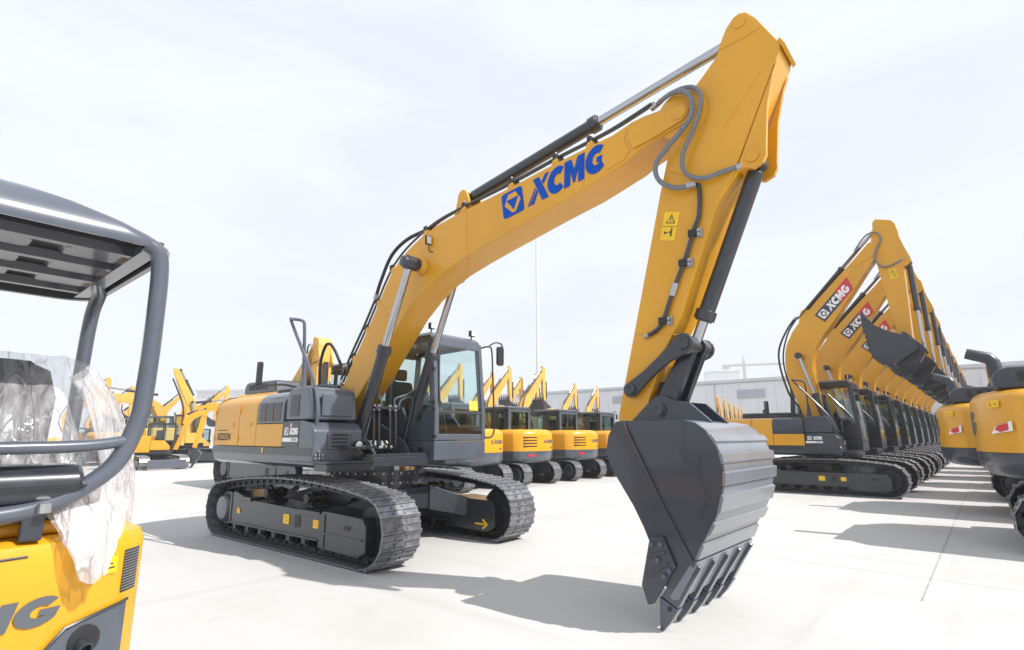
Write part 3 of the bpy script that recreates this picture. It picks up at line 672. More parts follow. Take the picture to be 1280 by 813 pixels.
# ------------------------------------------------------------------ bucket, in the coordinates of the first excavator
BN = [(4.97,1.72),(4.89,1.6),(4.86,1.47),(4.90,1.31),(4.98,1.19),(5.12,.98),(5.21,.81),(5.27,.67),(5.39,.35),(5.50,.37),(5.64,.56),(5.73,.74),(5.82,.88),(5.885,1.02),(5.925,1.17),(5.94,1.31),(5.925,1.43),(5.88,1.55),(5.81,1.64),(5.73,1.70),(5.62,1.725),(5.50,1.725),(5.33,1.715),(5.05,1.73)]
def build_bucket(root, T=lambda x, z: (x, z), hw=.69, hero=True, ys=1, teeth_n=5, mb_='dgrey'):
    P = [T(x, z) for x, z in BN]; hw *= ys
    outer = [(5.50,.37),(5.64,.56),(5.73,.74),(5.82,.88),(5.885,1.02),(5.925,1.17),(5.94,1.31),(5.925,1.43),(5.88,1.55),(5.81,1.64),(5.73,1.70),(5.62,1.725),(5.50,1.725),(5.33,1.715),(5.05,1.73),(4.97,1.72)]
    cx, cz = 5.4, 1.2
    inner = [(x + (cx-x)*.05, z + (cz-z)*.05) for x, z in outer]
    sh = MB(); n = len(outer); A = [T(*p) for p in outer]; B = [T(*p) for p in inner]; y0, y1 = -hw+.031, hw-.031
    v = [(x, y, z) for y in (y0, y1) for x, z in A] + [(x, y, z) for y in (y0, y1) for x, z in B]; f = []
    for i in range(n-1): f += [(i, i+1, n+i+1, n+i), (2*n+i, 3*n+i, 3*n+i+1, 2*n+i+1)]
    f += [(0, n, 3*n, 2*n), (n-1, 3*n-1, 4*n-1, 2*n-1)] + [(i, 2*n+i, 2*n+i+1, i+1) for i in range(n-1)] + [(n+i, n+i+1, 3*n+i+1, 3*n+i) for i in range(n-1)]
    sh.add(v, f); bo = sh.build('bucket', 'sunlit_shell' if hero else mb_, root)
    for s in (-1, 1):
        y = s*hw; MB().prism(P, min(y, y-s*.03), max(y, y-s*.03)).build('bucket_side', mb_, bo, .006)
    # wear strips wrapped on the back
    def at(t):
        t *= (n-1); i = min(int(t), n-2); k = t-i; a, b_ = Vector(outer[i]), Vector(outer[i+1]); p = a.lerp(b_, k); d = (b_-a).normalized(); return p, d
    for k, (ta, tb) in enumerate(((.085, .135), (.165, .215), (.25, .315), (.345, .40), (.43, .48), (.52, .57))):
        (pa, da), (pb, db) = at(ta), at(tb); nn = Vector((da.y+db.y, -(da.x+db.x))).normalized()
        q = [pa - nn*.004, pa + nn*.022 + da*.012, pb + nn*.022 - db*.012, pb - nn*.004]
        m = MB(); m.prism([T(*x) for x in q], -hw-.012, hw+.012); m.build('wear_strip', 'sunlit_shell' if hero else mb_, bo, .003)
    # welded edge plate on the sides, cutting lip
    if hero:
        for s in (-1, 1):
            y = s*hw; m = MB()
            q = [(5.04,1.715),(5.07,1.715),(5.42,1.0),(5.665,.56),(5.635,.545),(5.39,1.0)]
            m.prism([T(*x) for x in q], min(y, y+s*.022), max(y, y+s*.022)); m.build('side_edge_bar', mb_, bo, .003)
            m = MB(); q = [(5.33,1.0),(5.33,1.012),(5.52,.76),(5.70,.86),(5.71,.85),(5.525,.745)]
            m.prism([T(*x) for x in [(5.72,.93),(5.73,.92),(5.79,1.10),(5.74,1.30),(5.76,1.43),(5.75,1.435),(5.725,1.30),(5.775,1.10)]], min(y, y+s*.006), max(y, y+s*.006)); m.build('weld_seam', mb_, bo)
    lip = MB(); lip.prism([T(*x) for x in [(5.675,.585),(5.64,.60),(5.42,.29),(5.445,.262),(5.50,.28)]], -hw-.005, hw+.005); lip.build('cutting_edge', 'sunlit_shell' if hero else mb_, bo, .005)
    for k in range(teeth_n):
        yc = -hw+.055 + (2*hw-.11)*k/(teeth_n-1)
        ad = MB(); w = .055
        rings = [[(5.62,.585),(5.60,.60)], ]
        def wedge(m, secs):
            m.loft([[ (T(*a)[0], yc-h, T(*a)[1]), (T(*a)[0], yc+h, T(*a)[1]), (T(*b_)[0], yc+h, T(*b_)[1]), (T(*b_)[0], yc-h, T(*b_)[1]) ] for a, b_, h in secs])
        wedge(ad, [((5.688,.535),(5.66,.565),.022), ((5.585,.375),(5.47,.45),.040), ((5.478,.20),(5.335,.275),.042)])
        tm_ = 'grey' if hero else mb_; ao = ad.build('tooth_adapter', tm_, bo, .006)
        tt = MB(); wedge(tt, [((5.483,.19),(5.325,.27),.047), ((5.41,.085),(5.318,.13),.043), ((5.330,.0),(5.308,.008),.032)])
        tt.build('bucket_tooth', tm_, ao, .004)
        if hero:
            px, pz = T(5.41, .19); MB().cyl((px, yc-.052, pz), (px, yc+.052, pz), .02, 10).build('tooth_pin', 'black', ao)
    if hero:
        for s in (-1, 1):
            y = s*(hw+.002); q = [(5.28,.74),(5.40,.76),(5.50,.54),(5.385,.36),(5.29,.215),(5.235,.20),(5.185,.35),(5.26,.66)]
            a, b2 = sorted((y, y+s*.035)); sc = MB().prism([T(*x) for x in q], a, b2).build('side_cutter', mb_, bo, .008)
            bl = MB()
            for p in ((5.30,.69),(5.385,.70),(5.35,.57),(5.45,.50),(5.40,.45)):
                px, pz = T(*p); bl.cyl((px, y+s*.03, pz), (px, y+s*.058, pz), .022, 6)
            bl.build('cutter_bolts', 'steel' if False else 'grey', sc)
            rb = MB()
            for p, q2 in (((5.25,.58),(5.42,.64)), ((5.24,.42),(5.44,.56))):
                p, q2 = T(*p), T(*q2); rb.beam((p[0], y+s*.035, p[1]), (q2[0], y+s*.035, q2[1]), .03, .02)
            rb.build('cutter_rib', mb_, sc, .004)
    # ears
    for s in (-1, 1):
        y = s*.225; a, b2 = sorted((y, y-s*.045))
        e = MB().prism([T(*x) for x in [(4.70,1.60),(4.86,1.715),(5.02,1.86),(5.10,1.93),(5.16,1.975),(5.24,1.975),(5.33,1.925),(5.49,1.905),(5.70,1.715),(5.5,1.69),(5.0,1.70)]], a, b2).build('bucket_ear', mb_, bo, .008)
        px, pz = T(5.19, 1.84); MB().lathe((px, y, pz), (0, s, 0), [(0, .075), (.02, .075), (.02, .055), (.045, .055), (.045, .03), (.035, .0)], 18).build('ear_pin', mb_, e)
    return bo
M['sunlit_shell'] = mat('sunlit_bucket_paint', (.185, .197, .225), .3, .1, .3, .08, 2, .2, (.28, .27, .26))  # same bucket paint lightened: sunlight painted into back, lip and wear strips

def plate_prism(root, name, poly, hw, m, bevel=.012):
    return MB().prism(poly, -hw, hw).build(name, m, root, bevel)

# ------------------------------------------------------------------ setting
g = MB(); g.add([(-500, -80, 0), (200, -80, 0), (200, 520, 0), (-500, 520, 0)], [(0, 1, 2, 3)])
tag(g.build('ground', 'ground'), kind='structure')
jb = MB()
for x in (-.72,): jb.add([(x-.006, 7.0, .004), (x+.006, 7.0, .004), (x+.006, 66, .004), (x-.006, 66, .004)], [(0, 1, 2, 3)])
for y in (8.1,): jb.add([(-2.9, y-.004, .008), (8, y-.004, .008), (8, y+.004, .008), (-2.9, y+.004, .008)], [(0, 1, 2, 3)])
tag(jb.build('ground_joint', 'joint'), kind='structure')

# ------------------------------------------------------------------ the first excavator
def stripe_plate(root, name, poly, y, t, m, bevel=.006):
    a, b = sorted((y, y+t)); return MB().prism(poly, a, b).build(name, m, root, bevel)
EX = empty('excavator', (-7.6, 5.22, 0), 0, 'large yellow excavator with blue boom lettering, its bucket teeth resting on the ground', 'excavator')
build_undercarriage(EX, rot=.035, off=(-.02, .26), detail=2, n=54)
build_house(EX); build_cab(EX)
BT = [(-.62,1.95),(-.55,2.2),(-.43,2.30),(-.09,2.82),(.23,3.25),(.5,3.65),(.63,3.86),(.79,4.08),(.98,4.25),(1.20,4.39),(1.52,4.53),(1.87,4.62),(2.4,4.69),(3.28,4.77),(3.83,4.84),(4.45,4.90),(4.80,4.925),(4.92,4.955),(5.05,4.99),(5.2,5.0),(5.52,4.99)] + [(5.60+.13*math.cos(R(a)), 4.865+.13*math.sin(R(a))) for a in (75, 45, 15, -15, -45, -80)]
BB = [(5.27,4.665),(5.13,4.62),(4.97,4.545),(4.67,4.46),(4.39,4.385),(3.82,4.28),(3.54,4.22),(3.0,4.11),(2.54,4.01),(2.11,3.90),(1.81,3.78),(1.50,3.61),(1.18,3.37),(.82,3.0),(.46,2.60),(.1,2.22),(-.33,1.93),(-.5,1.86)]
boom = plate_prism(EX, 'boom', BT + BB, .235, 'yellow', .014)
for s in (-1, 1):
    stripe_plate(boom, 'boom_nose_plate', [(5.06,4.66),(5.0,4.78),(5.06,4.93),(5.2,4.955),(5.5,4.95)] + [(5.60+.10*math.cos(R(a)), 4.865+.10*math.sin(R(a))) for a in (60, 20, -20, -70)] + [(5.3,4.69)], s*.235, s*.02, 'yellow', .01)
    stripe_plate(boom, 'boom_joint_casting', [(4.72,4.52),(4.66,4.66),(4.70,4.86),(4.82,4.89),(5.0,4.93),(4.95,4.8),(5.02,4.66),(4.95,4.58)], s*.235, s*.008, 'yellow', .006)
    MB().lathe((5.60, s*.25, 4.865), (0, s, 0), [(0, .075), (.012, .075), (.016, .06), (.016, .03), (.012, .0)], 20).build('boom_pin', 'yellow', boom)
    MB().lathe((1.55, s*.23, 4.05), (0, s, 0), [(0, .14), (.03, .14), (.05, .12), (.09, .10)], 20).build('cylinder_boss', 'yellow', boom)
    stripe_plate(boom, 'arm_cylinder_lug', [(2.13,4.67),(2.19,4.93)] + [(2.29+.09*math.cos(R(a)), 4.98+.09*math.sin(R(a))) for a in (160, 120, 90, 60, 20)] + [(2.50,4.69)], s*.11, s*.045, 'yellow')
    stripe_plate(boom, 'boom_foot_gusset', [(-.5,1.88),(-.3,1.96),(-.05,2.35),(-.42,2.27),(-.55,2.1)], s*.235, s*.01, 'yellow', .005)
    stripe_plate(EX, 'boom_foot_bracket', [(-1.0,1.30),(-.95,1.95),(-.75,2.12),(-.5,2.12),(-.3,1.9),(.6,1.5),(.75,1.30)], s*.30, s*.04, 'grey')
    stripe_plate(EX, 'cylinder_foot_bracket', [(.18,1.30),(.30,1.50),(.42,1.55),(.54,1.50),(.80,1.30)], s*.53, s*.035, 'dgrey')
    stripe_plate(EX, 'cylinder_foot_bracket', [(.18,1.30),(.30,1.50),(.42,1.55),(.54,1.50),(.80,1.30)], s*.33, s*.035, 'dgrey')
    hyd(EX, (.42, s*.46, 1.42), (1.55, s*.46, 4.05), .088, .055, .56, 'boom_cylinder')
    MB().lathe((1.55, s*.32, 4.05), (0, s, 0), [(0, .085), (.03, .085), (.04, .105), (.22, .105), (.23, .085), (.27, .08), (.28, .0)], 18).build('cylinder_pin', 'dgrey', EX)
MB().prism([(.95, 1.302), (1.06, 1.302), (1.06, 1.34), (.95, 1.34)], -.7, .4).build('frame_step', 'dgrey', EX, .004)
emblem(boom, (3.17, -.236, 4.345), (1, 0, .13), (-.13, 0, 1), .35, 'blue', 'yellow')
wordmark(boom, (3.63, -.236, 4.415), (1, 0, .13), (-.13, 0, 1), .325, 'blue', 1.15)
# arm (dipper)
AP = [(4.74,1.62),(4.72,1.78),(5.02,2.93),(5.32,4.09),(5.50,4.72),(5.76,5.12),(5.87,5.22),(5.99,5.34),(6.08,5.49),(6.15,5.63),(6.19,5.69),(6.25,5.715),(6.32,5.69),(6.40,5.58),(6.59,5.20),(6.57,5.12),(6.08,4.07),(5.91,3.82),(5.46,2.73),(5.25,2.38),(5.09,1.98),(4.99,1.64),(4.88,1.53)]
arm = plate_prism(EX, 'arm', AP, .20, 'yellow', .014)
stripe_plate(arm, 'arm_end_plate', [(6.57,5.245),(6.592,5.258),(6.63,5.18),(6.60,5.15)], -.204, .408, 'yellow')
for s in (-1, 1):
    stripe_plate(arm, 'cylinder_ear', [(6.55,5.05),(6.50,4.93),(6.42,4.61),(6.375,4.2)] + [(6.25+.125*math.cos(R(a)), 4.165+.125*math.sin(R(a))) for a in (-10, -45, -90, -135)] + [(6.10,4.08)], s*.20, -s*.05, 'yellow')
    MB().lathe((6.25, s*.20, 4.165), (0, s, 0), [(0, .06), (.016, .06), (.02, .04), (.012, 0)], 18).build('ear_pin', 'yellow', arm)
    MB().lathe((6.25, s*.20, 5.60), (0, s, 0), [(0, .06), (.016, .06), (.02, .04), (.012, 0)], 18).build('apex_pin', 'yellow', arm)
    stripe_plate(arm, 'apex_reinforcement', [(6.02,5.40),(6.12,5.60),(6.20,5.685),(6.25,5.70),(6.31,5.68),(6.38,5.56),(6.43,5.45),(6.30,5.42)], s*.20, s*.007, 'yellow', .005)
    MB().lathe((5.60, s*.20, 4.865), (0, s, 0), [(0, .27), (.012, .25), (.016, .1)], 32).build('arm_boss', 'yellow', arm)
    # bucket linkage
    stripe_plate(EX, 'side_link', [(4.92+.085*math.cos(R(a)), 2.05+.085*math.sin(R(a))) for a in range(150, 331, 30)] + [(5.16,2.16),(5.36,2.30)] + [(5.49+.105*math.cos(R(a)), 2.455+.105*math.sin(R(a))) for a in range(-60, 151, 30)] + [(5.24,2.36),(5.06,2.22)], s*.232, s*.05, 'dgrey', .012)
    for x, z, r in ((4.92, 2.05, .058), (5.49, 2.455, .065)):
        MB().lathe((x, s*.282, z), (0, s, 0), [(0, r), (.015, r), (.02, r*.7), (.012, r*.4), (.012, 0)], 18).build('link_pin', 'dgrey', EX)
hl = MB()
hl.cyl((5.49, -.225, 2.455), (5.49, -.07, 2.455), .095, 20); hl.cyl((5.49, .07, 2.455), (5.49, .225, 2.455), .095, 20)
hl.prism([(5.42,2.42),(5.56,2.40),(5.31,1.86),(5.16,1.76),(5.08,1.86)], -.165, -.07); hl.prism([(5.42,2.42),(5.56,2.40),(5.31,1.86),(5.16,1.76),(5.08,1.86)], .07, .165); hl.box(5.12, 5.27, -.08, .08, 1.86, 2.12)
hl.build('bucket_link', 'dgrey', EX, .012)
hyd(EX, (6.25, 0, 4.165), (5.49, 0, 2.455), .078, .052, .86, 'bucket_cylinder', 1.3)
hyd(EX, (2.29, 0, 4.98), (6.25, 0, 5.60), .083, .056, .56, 'arm_cylinder')
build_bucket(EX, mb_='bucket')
sticker(arm, (5.285, -.201, 3.56), (.968, 0, -.25), (.25, 0, .968), .165, .30, 'warn', 'tri2')
for s_ in (-1, 1):
    def bead(par, a, b, y): MB().tube([(a[0], s_*y, a[1]), (b[0], s_*y, b[1])], .006, 6).build('weld_seam', 'yellow', par)
    bead(boom, (2.46, 4.68), (2.50, 4.02), .235); bead(boom, (4.42, 4.88), (4.40, 4.41), .235); bead(boom, (.55, 3.68), (.98, 3.2), .235)
    bead(arm, (4.97, 2.62), (5.42, 2.56), .20); bead(arm, (6.02, 4.55), (6.40, 5.0), .20); bead(arm, (5.72, 4.10), (5.40, 4.30), .20)
# boom pipes, clamps and hoses on the near top edge
def off(P, d):
    out = []
    for i, p in enumerate(P):
        a, b = Vector(P[max(i-1, 0)]), Vector(P[min(i+1, len(P)-1)]); t = (b-a).normalized(); out.append(Vector(p) + Vector((-t.y, t.x))*d)
    return out
top = [(-.35,2.42),(-.09,2.82),(.23,3.25),(.5,3.65),(.66,3.90),(.84,4.13),(1.02,4.28),(1.25,4.41),(1.6,4.55),(1.9,4.63),(2.4,4.69),(3.28,4.77),(4.0,4.86),(4.5,4.905),(4.85,4.95),(5.3,5.05)]
pts = off(top, .085)
p1 = [(p.x, -.20, p.y) for p in pts]
MB().tube(crv(p1, 4), .017, 8).build('boom_pipe', 'dgrey', EX)
pts2 = off(top[8:], .10); MB().tube(crv([(p.x, -.14, p.y+.012) for p in pts2], 4), .017, 8).build('boom_pipe', 'dgrey', EX)
pts3 = off(top[8:], .12); MB().tube(crv([(p.x, -.10, p.y+.025) for p in pts3], 4), .022, 8).build('boom_pipe', 'dgrey', EX)
pts4 = off(top[:4], .17); MB().tube(crv([(p.x, -.20, p.y) for p in pts4], 4), .02, 8).build('boom_pipe', 'dgrey', EX)
q = pts4[-1]; e = pts3[0]
hose(EX, [(q.x, -.2, q.y), (.50, -.2, 4.05), (.72, -.18, 4.42), (1.05, -.14, 4.62), (e.x-.05, -.10, e.y+.02), (e.x+.1, -.10, e.y+.04)], .028)
hose(EX, [(-.75, -.42, 2.2), (-.80, -.42, 2.75), (-.72, -.40, 3.06), (-.60, -.38, 3.10), (-.47, -.34, 2.95), (-.36, -.28, 2.72), (-.27, -.22, 2.72)], .026)
hose(EX, [(-.55, -.33, 1.9), (-.50, -.33, 2.15), (-.42, -.28, 2.38), (-.40, -.24, 2.48)], .022)
for k in (1, 2, 3, 5, 8, 10, 11, 12, 13):
    p = Vector(top[k]); a = pts[k]; c = MB(); c.box(a.x-.03, a.x+.03, -.235, -.06 if k > 7 else -.17, a.y-.03, a.y+.045); c.box(p.x-.02, p.x+.02, -.22, -.15, p.y-.03, a.y)
    cc = c.build('pipe_clamp', 'black', EX, .006)
    MB().cyl((a.x, -.20, a.y+.04), (a.x, -.20, a.y+.075), .014, 6).build('clamp_bolt', 'steel', cc)
    stripe_plate(boom, 'clamp_bracket', [(p.x-.06, p.y-.02), (p.x-.03, p.y+.05), (p.x+.03, p.y+.06), (p.x+.06, p.y-.02)], -.237, .05, 'yellow', .004)
hose(EX, [(5.26, -.16, 5.10), (5.50, -.24, 5.12), (5.66, -.29, 5.07), (5.755, -.30, 4.93), (5.72, -.30, 4.72), (5.50, -.30, 4.52), (5.345, -.31, 4.36), (5.36, -.31, 4.17), (5.52, -.29, 4.04), (5.72, -.25, 4.03)], .026, 'hose')
hose(EX, [(5.28, -.10, 5.16), (5.55, -.20, 5.16), (5.76, -.26, 5.08), (5.85, -.29, 4.90), (5.76, -.29, 4.62), (5.62, -.29, 4.36), (5.64, -.28, 4.16), (5.80, -.27, 4.06), (6.0, -.24, 4.08), (6.17, -.16, 4.12)], .023, 'hose')
MB().tube(crv([(5.70, -.225, 4.03), (5.74, -.228, 4.0), (5.72, -.228, 3.72), (5.66, -.228, 3.58), (5.56, -.228, 3.32), (5.40, -.228, 2.98), (5.35, -.228, 2.86), (5.28, -.228, 2.70), (5.20, -.228, 2.62), (5.10, -.228, 2.58)], 4), .022, 8).build('arm_pipe', 'dgrey', EX)
for x, z in ((5.645, 3.54), (5.53, 3.26), (5.285, 2.71)):
    c = MB(); c.box(x-.04, x+.05, -.26, -.20, z-.035, z+.035); cc = c.build('pipe_clamp', 'black', EX, .006)
    b = MB(); b.cyl((x+.06, -.25, z+.015), (x+.06, -.20, z+.015), .018, 6); b.cyl((x+.06, -.25, z-.025), (x+.06, -.20, z-.025), .018, 6); b.box(x+.03, x+.09, -.222, -.20, z-.05, z+.04); b.build('clamp_bolt', 'steel', cc)
MB().cyl((5.44, -.228, 3.07), (5.39, -.228, 2.95), .034, 10).build('pipe_coupling', 'steel', EX)
MB().cyl((5.12, -.228, 2.59), (5.07, -.228, 2.57), .026, 8).build('pipe_end_cap', 'steel', EX)
# boom work lamp
l = MB(); l.box(1.72, 1.76, -.34, -.25, 4.33, 4.46); l.tube(crv([(1.70, -.235, 4.42), (1.68, -.28, 4.5), (1.71, -.30, 4.44)], 4), .008, 6); lo = l.build('work_lamp', 'black', EX, .01)
MB().box(1.76, 1.766, -.335, -.255, 4.34, 4.45).build('lamp_lens', 'lamp', lo, .003)
MB().tube(crv([(1.72, -.26, 4.36), (1.70, -.25, 4.28), (1.73, -.245, 4.24), (1.78, -.24, 4.22)], 4), .007, 6).build('lamp_cable', 'black', EX)
# hoses between the cylinder feet
for x, y in ((.55, -.28), (.57, -.20), (.60, -.02), (.62, .07)):
    hose(EX, [(x-.15, y*.6, 1.5), (x-.02, y, 1.36), (x+.06, y, 1.48), (x+.05, y, 1.75), (x+.03, y, 1.98), (x+.03, y, 2.06)], .024, 'black')
for s in (-1, 1):
    MB().tube(crv([(.60, s*.14-.04, 2.04), (.60, s*.14-.04, 2.16), (.66, s*.3, 2.24), (.72, s*.42, 2.34)], 4), .016, 8).build('cylinder_pipe', 'grey', EX)
    MB().tube(crv([(.62, s*.16, 2.04), (.62, s*.2, 2.14), (.66, s*.34, 2.2), (.70, s*.37, 2.1), (.55, s*.37, 1.62), (.5, s*.38, 1.5)], 5), .016, 8).build('cylinder_pipe', 'grey', EX)
MB().box(.50, .68, -.32, .14, 1.99, 2.03).build('hose_manifold', 'dgrey', EX, .006)
MB().cyl((.55, -.45, 1.42), (.55, .1, 1.42), .03, 10).build('swing_pipe', 'steel', EX)

# ------------------------------------------------------------------ the long row on the right
def sim(src, dst, rot, sc):
    c, s = math.cos(R(rot))*sc, math.sin(R(rot))*sc
    return lambda x, z: (dst[0] + (x-src[0])*c - (z-src[1])*s, dst[1] + (x-src[0])*s + (z-src[1])*c)
RB_T = [(-.42,1.85),(-.60,2.5),(-.78,3.07),(-.87,3.5),(-.88,3.84),(-.86,4.15),(-.78,4.45),(-.58,4.83),(-.31,5.16),(.2,5.72),(.8,6.32),(1.34,6.84),(1.55,7.06),(1.72,7.24),(1.84,7.28),(1.95,7.22),(1.98,7.10)]
RB_B = [(1.93,6.95),(1.84,6.72),(1.62,6.45),(1.2,5.85),(.57,4.97),(.28,4.62),(.05,4.28),(-.08,3.95),(-.12,3.64),(-.10,3.2),(-.04,2.6),(.02,2.1),(.0,1.8)]
RA = [(1.88,7.62),(1.90,7.86),(1.98,7.95),(2.36,7.82),(2.44,7.70),(2.49,7.40),(2.50,6.6),(2.49,5.6),(2.47,4.54),(2.46,3.95),(2.38,3.78),(2.22,3.78),(2.15,3.95),(2.10,4.6),(1.96,5.8),(1.84,6.9),(1.78,7.15),(1.82,7.4)]
def row_front(root, my='yellow'):
    b = plate_prism(root, 'boom', RB_T + RB_B, .235, my, .012)
    a = plate_prism(root, 'arm', RA, .20, my, .012)
    for s in (-1, 1):
        stripe_plate(b, 'boom_nose_plate', [(1.3,6.55),(1.2,6.66),(1.6,7.05),(1.74,7.18),(1.84,7.22),(1.92,7.18),(1.95,7.10),(1.86,6.85)], s*.235, s*.015, my)
        stripe_plate(b, 'arm_cylinder_lug', [(-.40,5.05),(-.30,5.45),(-.2,5.53),(-.1,5.48),(.05,5.50)], s*.11, s*.045, my)
        stripe_plate(a, 'cylinder_ear', [(2.47,7.35),(2.58,6.95),(2.68,6.62),(2.70,6.5),(2.62,6.40),(2.48,6.35)], s*.20, -s*.05, my)
        MB().lathe((1.86, s*.245, 7.12), (0, s, 0), [(0, .075), (.014, .07), (.014, .0)], 14).build('boom_pin', my, b)
        MB().lathe((-.42, s*.23, 4.02), (0, s, 0), [(0, .13), (.04, .12), (.15, .09)], 14).build('cylinder_boss', my, b)
        hyd(root, (.28, s*.46, 1.42), (-.42, s*.46, 4.02), .085, .052, .55, 'boom_cylinder')
        MB().lathe((-.42, s*.36, 4.02), (0, s, 0), [(0, .10), (.20, .10), (.21, .0)], 14).build('cylinder_pin', 'dgrey', root)
        stripe_plate(root, 'side_link', [(2.27,4.49),(2.20,4.42),(2.23,4.33),(2.56,3.86),(2.66,3.82),(2.75,3.88),(2.72,3.97),(2.36,4.42)], s*.21, s*.05, 'dgrey')
    hyd(root, (2.62, 0, 6.48), (2.68, 0, 3.92), .075, .05, .55, 'bucket_cylinder', 1.25)
    hyd(root, (-.20, 0, 5.45), (2.05, 0, 7.82), .08, .054, .52, 'arm_cylinder')
    MB().prism([(2.60,3.96),(2.74,3.96),(2.56,3.62),(2.40,3.62)], -.12, .12).build('bucket_link', 'dgrey', root, .01)
    hose(root, [(-.45, -.15, 2.3), (-.78, -.2, 2.7), (-.95, -.2, 3.2), (-1.06, -.2, 3.9), (-1.0, -.2, 4.4), (-.72, -.18, 4.95), (-.45, -.15, 5.3)], .03)
    hose(root, [(-.5, -.05, 2.4), (-.83, -.1, 3.1), (-.96, -.1, 4.0), (-.75, -.1, 4.8), (-.4, -.1, 5.32)], .024)
    MB().tube([(-.42, -.16, 5.22), (.6, -.16, 6.28), (1.5, -.16, 7.18)], .022, 6).build('boom_pipe', 'dgrey', root)
    hose(root, [(1.35, -.2, 7.08), (1.70, -.26, 7.48), (1.98, -.27, 7.50), (2.05, -.27, 7.25), (1.90, -.27, 6.95), (1.86, -.27, 6.65), (2.08, -.26, 6.42), (2.56, -.18, 6.60)], .024, 'hose')
    return b, a
def row_decal(b):
    u = Vector((.69, 0, .724)); v = Vector((-.724, 0, .69)); o = Vector((.36, -.2365, 5.02))
    pl = decal('logo_panel', [[(0,0),(1.22,0),(1.40,.36),(.0,.36)]], 'hood', b, o, u, v, 1, 1, .003)
    decal('logo_panel_red', [[(.72,.0),(1.24,0),(1.43,.37),(.92,.37)]], 'red', b, o, u, v, 1, 1, .003, .004)
    decal('emblem', [rrect(0, 1, 0, 1, .12)], 'white', b, o + u*.06 + v*.06, u, v, .24, .24, .003, .008)
    decal('emblem_ring', [[(.12,.5),(.34,.88),(.70,.88),(.90,.5),(.62,.10),(.46,.10)]], 'hood', b, o + u*.06 + v*.06, u, v, .24, .24, .003, .011)
    decal('emblem_triangle', [[(.24,.66),(.80,.66),(.54,.20)]], 'white', b, o + u*.06 + v*.06, u, v, .24, .24, .003, .014)
    decal('lettering', LOGO, 'white', b, o + u*.38 + v*.06, u, v, .86/LOGOW, .24, .003, .009)
def row_upper(root):
    XF[0] = Matrix.Translation((-.24, 0, -.12)); build_house(root, hero=False, mg='hood')
    XF[0] = Matrix.Translation((-.33, 0, -.16)) @ Matrix.Diagonal((1, 1, 1.06, 1)); build_cab(root, .40, 1.5, mg='dgrey', hero=False, glass='glass')
    XF[0] = None
ORD = ['foremost', 'second', 'third', 'fourth', 'fifth', 'sixth', 'seventh', 'eighth', 'ninth', 'tenth', 'eleventh', 'last']
RG = 'excavators in the long right-hand row'
RW = empty('excavator', (-3.75, 18.9, 0), 0, 'foremost excavator of the long right-hand row, its curled bucket hanging free', 'excavator', RG)
build_undercarriage(RW, detail=1, n=48, xr=-2.0, xfr=1.62, rf=.44, rr=.42, hump=.12)
row_upper(RW); rb, ra = row_front(RW); row_decal(rb)
sticker(ra, (2.16, -.2005, 6.05), (.995, 0, .09), (-.09, 0, .995), .17, .30, 'warn', 'tri2')
build_bucket(RW, sim((5.19, 1.84), (2.45, 3.70), 213, .97), hero=False, hw=.62, mb_='dgrey')
index_kids()
for k in range(1, 12):
    dup(RW, (-3.75 + random.uniform(-.06, .06), 18.9 + 4.02*k, 0), random.uniform(-.008, .008), '%s excavator %s the long right-hand row, under its raised boom' % (ORD[k], 'of' if k == 11 else 'back along'), RG)
